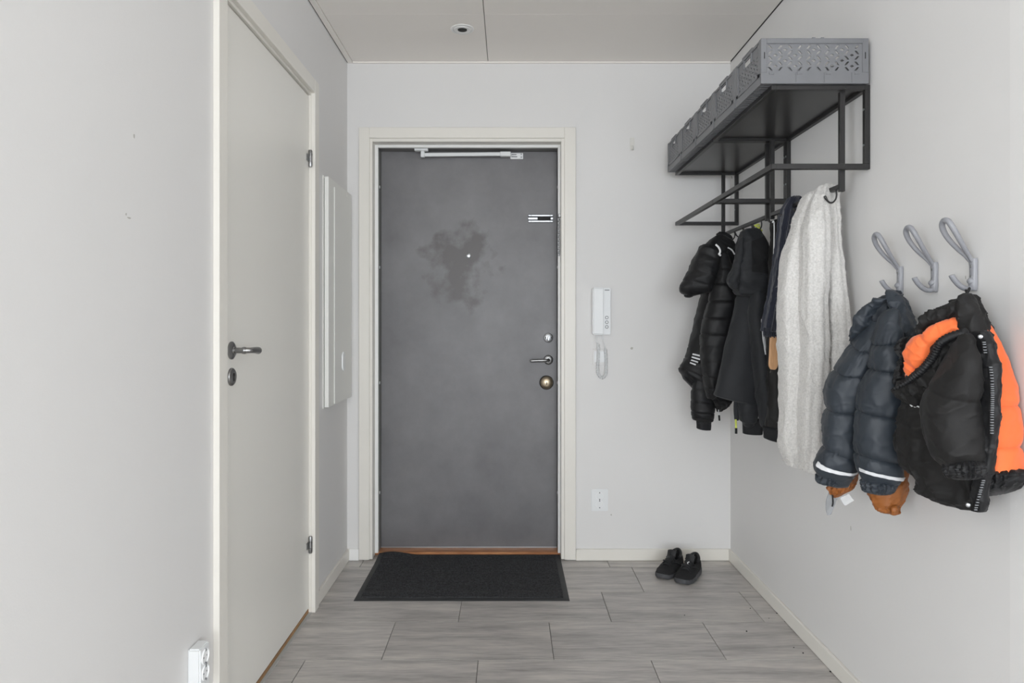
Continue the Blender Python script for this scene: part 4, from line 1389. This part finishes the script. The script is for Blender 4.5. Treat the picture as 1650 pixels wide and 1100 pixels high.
rs = soft('sleeve', SLATE, e, [(335, 175, 420, 130, .035), (306, 280, 440, 262, .055), (288, 390, 452, 400, .063), (252, 490, 458, 505, .066), (232, 582, 450, 612, .064), (228, 680, 448, 705, .064), (228, 776, 446, 818, .062), (234, 850, 436, 892, .056), (260, 905, 412, 938, .034)], zb_, df, dd=-0.07, seams=(1.0, 2.0, 4.0, 6.05), puff=0.0075, wr=0.0035, wf=18, pinch=0.7, pe=9, flat=0.75, per=18, nt=72)
soft('cuff', SLATE, e, [(52, 876, 170, 905, .03), (51, 890, 160, 918, .028), (53, 905, 150, 930, .027)], zb_, df, dd=-0.05, wr=0.002, gather=((0, 2, 0.003, 16),), rnd=(0.3, 0.3), per=20, nt=90)
soft('cuff', SLATE, e, [(262, 904, 408, 934, .033), (264, 925, 402, 952, .031), (268, 944, 394, 968, .03)], zb_, df, dd=-0.08, wr=0.002, gather=((0, 2, 0.003, 18),), rnd=(0.3, 0.3), per=20, nt=90)
ls.patch(6.62, 6.84, 6.78, 7.02, PI * 0.93, PI * 0.10, off=0.002, nu=6, nv=50, jag=0.03).build('reflective_band', REFLEC, e, smooth=True)
rs.patch(6.84, 7.10, 6.82, 7.10, PI * 0.90, PI * 0.10, off=0.002, nu=6, nv=50, jag=0.03).build('reflective_band', REFLEC, e, smooth=True)
MB().tube(smoothpath([P(1437, 478, 1.80), Vector((XR - 0.022, 1.890, 1.2815)), Vector((XR - 0.020, 1.907, 1.2815)), P(1449, 478, 1.80)]), 0.002, 6).build('hanging_loop', BLACKD, e, smooth=True)
tag(e, "slate blue child's puffer jacket with reflective bands on both sleeves", 'jacket')

# ------------------------------------------------------------------ brown mittens below the sleeves
zm = Z(1310, 740, 9.706)
mlab = ['smaller showing rust brown mitten with a dark cord, under the puffer sleeve', 'larger showing rust brown mitten with knotted tip, under the puffer sleeve']
e = empty('mitten', P(1360, 798, 1.90))
soft('body', BROWN, e, [(430, 60, 690, 20, .03), (380, 200, 700, 120, .035), (300, 330, 695, 230, .038), (270, 420, 655, 350, .038), (296, 500, 590, 470, .032), (325, 545, 470, 550, .018)], zm, df, dd=0.005, wr=0.004, wf=30, gather=((3, 4.5, 0.003, 15),))
MB().tube(upath(zm, df, [(300, 520), (308, 600), (312, 680), (300, 735)], -0.02), 0.0022, 6).build('cord', BLACKD, e, smooth=True)
tgm = soft('mesh_tag', CLEARG, e, [(240, 520, 400, 500, .001), (200, 660, 380, 600, .001), (210, 800, 330, 750, .001), (230, 870, 280, 860, .001)], zm, df, dd=0.0, wr=0.002, nt=24)
soft('clear_tag', CLEAR, e, [(430, 600, 560, 540, .0008), (470, 690, 610, 600, .0008), (510, 720, 640, 640, .0008)], zm, df, dd=-0.005, wr=0.001, nt=24, expo=4)
tag(e, mlab[0], 'mitten')
e = empty('mitten', P(1430, 828, 1.85))
soft('body', BROWN, e, [(960, 150, 1400, 40, .035), (920, 330, 1425, 220, .042), (900, 500, 1435, 400, .046), (955, 630, 1415, 560, .045), (1050, 745, 1385, 680, .038), (1165, 825, 1335, 770, .026), (1235, 840, 1325, 815, .015)], zm, df, dd=-0.01, wr=0.004, wf=30, gather=((4, 6, 0.002, 11),))
soft('knot', BROWN, e, [(1250, 750, 1320, 745, .01), (1255, 800, 1330, 795, .012), (1250, 845, 1310, 850, .008)], zm, df, dd=-0.035, wr=0.002, wf=60, nt=24)
tag(e, mlab[1], 'mitten')

# ------------------------------------------------------------------ black and orange child's jacket
zo = Z(1420, 460, 2.896)
df = lambda px: 1.665 - (px - 1440) / 200 * 0.28
e = empty('winter_jacket', P(1550, 820, 1.53))
bd = soft('body', BLACKJ, e, [(385, 58, 438, 66, .02), (300, 108, 468, 128, .032), (215, 200, 486, 205, .04), (160, 330, 495, 300, .045), (135, 450, 505, 410, .045), (122, 560, 508, 520, .05), (104, 640, 508, 620, .052), (102, 730, 498, 720, .052), (118, 830, 492, 810, .05), (176, 905, 488, 900, .042), (190, 960, 478, 1000, .03), (222, 982, 474, 1040, .02)], zo, df, dd=0.02, wr=0.008, wf=20, nt=72)
soft('sleeve', ORANGE, e, [(450, 160, 486, 185, .025), (478, 240, 522, 290, .035), (492, 330, 558, 400, .04), (505, 440, 590, 490, .042), (510, 560, 604, 562, .044), (508, 680, 611, 660, .044), (502, 790, 621, 765, .044), (498, 885, 630, 868, .042)], zo, df, dd=0.02, wr=0.003, seams=(4.0, 5.85), puff=0.007, rnd=(0.5, 0.2))
soft('cuff', BLACKN, e, [(496, 890, 634, 872, .042), (500, 935, 634, 905, .042), (508, 975, 618, 935, .038)], zo, df, dd=0.015, wr=0.004, wf=30, gather=((0, 2, 0.004, 14),), rnd=(0.3, 0.2), per=18, nt=80)
soft('hood_top', BLACKJ, e, [(398, 56, 408, 135, .022), (330, 84, 358, 158, .03), (262, 116, 300, 172, .032), (215, 156, 248, 196, .03), (190, 226, 212, 240, .016)], zo, df, dd=-0.02, wr=0.008, wf=26)
soft('hood_shell', ORANGE, e, [(345, 150, 398, 222, .018), (300, 164, 342, 240, .028), (248, 188, 290, 272, .036), (198, 234, 268, 322, .04), (152, 272, 246, 362, .04), (133, 322, 215, 390, .036), (143, 368, 184, 418, .03), (134, 402, 154, 436, .018)], zo, df, dd=-0.035, wr=0.005, wf=18, seams=(2.6, 5.3), puff=0.006)
soft('collar', BLACKJ, e, [(380, 58, 428, 62, .02), (362, 100, 456, 112, .02), (372, 160, 478, 180, .02), (392, 215, 486, 215, .02), (424, 262, 492, 262, .02)], zo, df, dd=-0.03, wr=0.005, wf=20)
soft('hood_flap', BLACKJ, e, [(345, 236, 398, 262, .018), (278, 272, 335, 345, .028), (238, 350, 292, 425, .03), (182, 402, 242, 500, .03), (112, 450, 152, 545, .024), (52, 482, 72, 508, .008)], zo, df, dd=-0.035, wr=0.009, wf=24)
soft('hood_gather', BLACKN, e, [(92, 264, 165, 254, .02), (82, 300, 150, 298, .024), (100, 345, 160, 345, .024), (84, 395, 142, 400, .024), (78, 446, 134, 445, .02)], zo, df, dd=0.0, wr=0.006, wf=30, gather=((0, 4, 0.004, 9),))
pts = upath(zo, df, [(398, 218), (332, 236), (278, 266), (252, 312), (226, 352), (190, 394), (150, 426), (108, 456), (56, 484)], -0.075, 12)
rr = []
for i, p in enumerate(pts):
    rr.append((0.0085 if i < 70 else 0.0085 - 0.006 * (i - 70) / (len(pts) - 70)) + 0.0022 * math.sin(i * 2.1))
MB().tube(pts, rr, 12).build('hood_elastic', BLACKN, e, smooth=True)
fs_ = soft('sleeve', BLACKJ, e, [(372, 252, 428, 262, .025), (338, 305, 436, 308, .045), (298, 375, 450, 385, .056), (250, 460, 458, 470, .06), (207, 548, 460, 560, .062), (203, 632, 464, 645, .062), (224, 730, 478, 732, .058), (254, 798, 486, 792, .052), (292, 838, 470, 842, .036)], zo, df, dd=-0.075, wr=0.0045, wf=11, seams=(3.4,), puff=0.005, pe=12, flat=0.8, nt=72, per=18)
soft('cuff', BLACKN, e, [(312, 832, 468, 838, .03), (313, 858, 470, 864, .032), (318, 880, 466, 886, .028)], zo, df, dd=-0.085, wr=0.002, gather=((0, 2, 0.0028, 20),), rnd=(0.4, 0.4), per=20, nt=100)
soft('placket', BLACKN, e, [(428, 222, 498, 216, .012), (440, 290, 530, 292, .013), (456, 380, 553, 392, .013), (468, 480, 552, 482, .013), (478, 580, 546, 590, .013), (488, 690, 540, 700, .013), (480, 800, 524, 805, .013), (452, 900, 502, 900, .013), (432, 1000, 492, 990, .013), (424, 1046, 476, 1054, .011)], zo, df, dd=-0.05, wr=0.004, wf=22, nt=36, rnd=(0.4, 0.3), gather=((0, 9, 0.0012, 3),))
for zp in ([(472, 262), (480, 320)], [(503, 378), (510, 440), (512, 520), (510, 600), (509, 690)], [(470, 905), (455, 960), (432, 1050)]):
    path = upath(zo, df, zp, -0.067, 16)
    tape = MB().tube(path, 0.0045, 6, flat=0.4)
    tape.build('zip_tape', BLACKD, e, smooth=True)
    tm = MB()
    L_ = 0
    last = -1
    for i in range(1, len(path)):
        L_ += (path[i] - path[i - 1]).length
        if L_ - last > 0.0042:
            last = L_
            p = path[i]
            tm.box(p.x - 0.003, p.x + 0.003, p.y - 0.0055, p.y - 0.003, p.z - 0.001, p.z + 0.001)
    o = tm.build('zip_teeth', GREYP, e)
for (u, v) in ((463, 238), (405, 1024)):
    a = zo(u, v)
    p = P(a[0], a[1], df(a[0]) - 0.074)
    MB().lathe(p, (-0.55, -0.83, 0), [(-0.012, 0.0045), (0.001, 0.0045), (0.002, 0.003)], 12).build('snap_button', CHROME, e, smooth=True)
a = zo(482, 418)
soft('care_label', BLACKD, e, [(470, 390, 497, 388, .002), (470, 420, 498, 420, .002), (474, 450, 496, 450, .002)], zo, df, dd=-0.066, wr=0, nt=20, expo=5)
MB().tube(upath(zo, df, [(134, 553), (142, 562), (150, 556), (156, 566), (165, 562), (178, 567)], -0.042, 4), 0.0016, 6).build('script_logo', CORDW, e, smooth=True)
MB().tube(smoothpath([P(1551, 487, 1.49), P(1556, 476, 1.54), Vector((XR - 0.020, 1.590, 1.2735)), Vector((XR - 0.018, 1.606, 1.2735)), P(1562, 482, 1.52)]), 0.003, 6).build('hanging_loop', BLACKD, e, smooth=True)
tag(e, "black and orange child's winter jacket with zip and hood", 'jacket')

# ================================================================== SNEAKERS


def make_sneaker():
    """toe points to -y, length 0.27; sole, upper, tongue, laces, collar"""
    e = empty('sneaker', (0, 0, 0))
    Ln = 0.262
    sec = []                       # (t 0 toe..1 heel, half width L, half width R, sole top, upper height)
    tab = [(0.00, .012, .012, .034, .036), (0.04, .028, .026, .030, .044), (0.12, .040, .036, .026, .052), (0.25, .047, .043, .025, .062), (0.40, .046, .043, .026, .080),
           (0.55, .041, .039, .028, .098), (0.70, .037, .036, .030, .100), (0.85, .035, .034, .033, .104), (0.95, .030, .030, .036, .112), (1.0, .016, .016, .040, .110)]

    def at(t):
        for i in range(len(tab) - 1):
            if t <= tab[i + 1][0]:
                a, b = tab[i], tab[i + 1]
                k_ = (t - a[0]) / (b[0] - a[0])
                k_ = k_ * k_ * (3 - 2 * k_) if i else math.sqrt(k_)
                return [a[j] + (b[j] - a[j]) * k_ for j in range(1, 5)]
        return tab[-1][1:]
    n = 40
    so = MB()
    vs, fs = [], []
    N = 10
    for i in range(n + 1):
        t = i / n
        wl_, wr_, s1, hu = at(t)
        y_ = -Ln / 2 + Ln * t
        bz = 0.012 * max(0, 1 - t / 0.18) ** 2
        ring = [(-wl_ * 0.86, bz), (-wl_ * 1.05, bz + 0.006), (-wl_ * 1.06, s1 - 0.004), (-wl_ * 0.98, s1 + 0.002), (0, s1 + 0.002), (wr_ * 0.98, s1 + 0.002), (wr_ * 1.06, s1 - 0.004), (wr_ * 1.05, bz + 0.006), (wr_ * 0.86, bz), (0, bz)]
        vs += [(a, y_, b) for a, b in ring]
    for i in range(n):
        for k_ in range(N):
            fs.append((i * N + k_, i * N + (k_ + 1) % N, (i + 1) * N + (k_ + 1) % N, (i + 1) * N + k_))
    fs.append(tuple(range(N)))
    fs.append(tuple(n * N + k_ for k_ in range(N)))
    so.add(vs, fs).build('sole', FOAM, e, smooth=True)
    vs, fs = [], []
    M_ = 20
    for i in range(n + 1):
        t = i / n
        wl_, wr_, s1, hu = at(t)
        y_ = -Ln / 2 + Ln * t * 0.995
        for k_ in range(M_ + 1):
            a = PI * k_ / M_
            c_ = math.cos(a)
            w_ = wl_ if c_ > 0 else wr_
            zz = s1 - 0.004 + (hu - s1) * math.sin(a) ** 0.75
            xx = -w_ * c_ * (1 - 0.25 * (math.sin(a) ** 3) * (1 if t > 0.3 else 0.3))
            # foot opening: sink the top at the back half
            if t > 0.56 and math.sin(a) > 0.80:
                dpt = min(1, (t - 0.56) / 0.08) * min(1, max(0, (0.97 - t) / 0.06)) * min(1, (math.sin(a) - 0.80) / 0.10)
                zz -= 0.050 * dpt
            # collar dips at the ankle
            if 0.55 < t < 0.93:
                zz -= 0.012 * math.sin(PI * (t - 0.55) / 0.38) * math.sin(a)
            vs.append((xx, y_, zz))
    for i in range(n):
        for k_ in range(M_):
            q = M_ + 1
            fs.append((i * q + k_, (i + 1) * q + k_, (i + 1) * q + k_ + 1, i * q + k_ + 1))
    MB().add(vs, fs).build('upper', SHOEB, e, smooth=True)
    # toe guard
    vs, fs = [], []
    for i in range(9):
        t = 0.01 + 0.13 * i / 8
        wl_, wr_, s1, hu = at(t)
        y_ = -Ln / 2 + Ln * t - 0.003
        for k_ in range(13):
            a = PI * (0.0 + 0.42 * k_ / 12)
            vs.append((-wl_ * 1.06 * math.cos(a) - 0.001, y_, s1 - 0.006 + (hu - s1 + 0.006) * math.sin(a) * (0.7 + 0.3 * (1 - i / 8))))
    for i in range(8):
        for k_ in range(12):
            fs.append((i * 13 + k_, (i + 1) * 13 + k_, (i + 1) * 13 + k_ + 1, i * 13 + k_ + 1))
    # tongue
    tg = MB()
    tp = smoothpath([(0, -Ln / 2 + Ln * 0.30, 0.068), (0, -Ln / 2 + Ln * 0.42, 0.088), (0, -Ln / 2 + Ln * 0.52, 0.104), (0, -Ln / 2 + Ln * 0.57, 0.122), (0, -Ln / 2 + Ln * 0.60, 0.132)], 5)
    vs, fs = [], []
    for i, p in enumerate(tp):
        for k_ in range(9):
            a = -1 + 2 * k_ / 8
            vs.append((a * (0.018 + 0.006 * i / len(tp)), p.y + 0.004 * a * a, p.z - 0.010 * a * a))
    q0_ = len(vs)
    vs += [(a, b + 0.006, c_ - 0.005) for a, b, c_ in vs]
    for i in range(len(tp) - 1):
        for k_ in range(8):
            a = i * 9 + k_
            fs.append((a, a + 1, a + 10, a + 9))
            fs.append((q0_ + a, q0_ + a + 9, q0_ + a + 10, q0_ + a + 1))
    rim = list(range(9)) + [i * 9 + 8 for i in range(1, len(tp))] + [(len(tp) - 1) * 9 + k_ for k_ in range(7, -1, -1)] + [i * 9 for i in range(len(tp) - 2, 0, -1)]
    for i in range(len(rim)):
        a, b = rim[i], rim[(i + 1) % len(rim)]
        fs.append((a, b, b + q0_, a + q0_))
    tg.add(vs, fs).build('tongue', SHOEL, e, smooth=True)
    # laces
    for i in range(5):
        t = 0.30 + i * 0.055
        wl_, wr_, s1, hu = at(t)
        y_ = -Ln / 2 + Ln * t
        pts = smoothpath([(-0.024, y_ + 0.006, hu - 0.010), (-0.010, y_, hu + 0.004), (0.010, y_ + 0.002, hu + 0.005), (0.024, y_ - 0.004, hu - 0.010)], 4)
        MB().tube(pts, 0.0032, 6).build('lace', SHOEL, e, smooth=True)
    # heel collar
    cp = []
    for k_ in range(17):
        a = PI * k_ / 16
        cp.append((-0.030 * math.cos(a), Ln / 2 - 0.075 + 0.062 * math.sin(a), 0.088 + 0.024 * math.sin(a) ** 2))
    MB().tube(cp, 0.007, 8).build('collar', SHOEL, e, smooth=True)
    MB().tube([(-0.022, -Ln / 2 + 0.36 * Ln, 0.080), (-0.034, -Ln / 2 + 0.5 * Ln, 0.070), (-0.038, -Ln / 2 + 0.62 * Ln, 0.055)], 0.004, 6).build('side_panel', SHOEL, e, smooth=True)
    MB().tube([(0.022, -Ln / 2 + 0.36 * Ln, 0.080), (0.034, -Ln / 2 + 0.5 * Ln, 0.070), (0.038, -Ln / 2 + 0.62 * Ln, 0.055)], 0.004, 6).build('side_panel', SHOEL, e, smooth=True)
    return e


s1 = make_sneaker()
s1.scale = (0.94, 0.79, 0.82)
s2_ = copy_tree(s1)
s1.location = (0.836, 3.128, 0.0005)
s1.rotation_euler = (0, 0, -0.62)
s2_.location = (0.764, 3.190, 0.0005)
s2_.rotation_euler = (0, 0, -0.66)
lg = MB().tube([(0.006, -0.030, 0.092), (0.002, -0.026, 0.096), (0.004, -0.022, 0.0985), (0.009, -0.018, 0.1005)], 0.0022, 6)
ORG[s1.name] = Vector((0, 0, 0))
lg.build('logo', CORDW, s1, smooth=True)
tag(s1, 'black sneaker with a small white logo on the tongue, grey sole', 'shoe', 'pair of black sneakers on the tiles')
tag(s2_, 'black sneaker without visible logo, tucked beside its mate near the baseboard', 'shoe', 'pair of black sneakers on the tiles')

SCUFF = mat('scuff', rgb(176, 174, 168), 0.8)
for (wn, pts) in (('wall_left', [(216, 219, 5, 2), (203, 345, 3, 1.5), (208, 351, 2, 4)]), ('wall_right', [(1371, 851, 5, 1), (1556, 447, 4, 1)]), ('wall_back', [(1018, 561, 3, 2), (985, 829, 2, 1), (549, 128, 2, 1)])):
    wo = bpy.data.objects[wn]
    for (px, py, hv_, wv_) in pts:
        if wn == 'wall_back':
            p = P(px, py, YB)
            k_, U_, N_ = YB / F, Vector((1, 0, 0)), Vector((0, -1, 0))
        else:
            xw = XL if wn == 'wall_left' else XR
            p = P(px, py, xw * F / (px - VX))
            k_, U_, N_ = p.y / F, Vector((0, 1, 0)), Vector((1 if wn == 'wall_left' else -1, 0, 0))
        ring = []
        for i in range(10):
            a = 2 * PI * i / 10
            r_ = R.uniform(0.6, 1.1)
            ring.append(p + U_ * math.cos(a) * wv_ * k_ * 1.3 * r_ + Vector((0, 0, 1)) * math.sin(a) * hv_ * k_ * 0.8 * r_)
        MB().add([q + N_ * 0.0004 for q in ring] + ring, [tuple(range(10))] + [(i, (i + 1) % 10, 10 + (i + 1) % 10, 10 + i) for i in range(10)]).build('scuff_mark', SCUFF, wo)

# ================================================================== FLOOR SPECKS (grit by the right wall)
gr = MB()
for (px, py) in ((1279, 1043), (1294, 1052), (1209, 980), (1203, 1017), (1239, 996), (1265, 1001), (1343, 1084), (1338, 1082), (1103, 991), (1252, 988)):
    d = F * H / (py - VY)
    x = (px - VX) / F * d
    r = R.uniform(0.0018, 0.0034)
    gr.lathe((x, d, 0.0), (0, 0, 1), [(0, r), (r * 0.6, r * 0.8), (r, r * 0.3)], 7)
o = gr.build('floor_grit', DARK)
o['kind'] = 'stuff'
o['label'] = 'scattered dark specks of grit on the grey floor tiles'
o['category'] = 'grit'
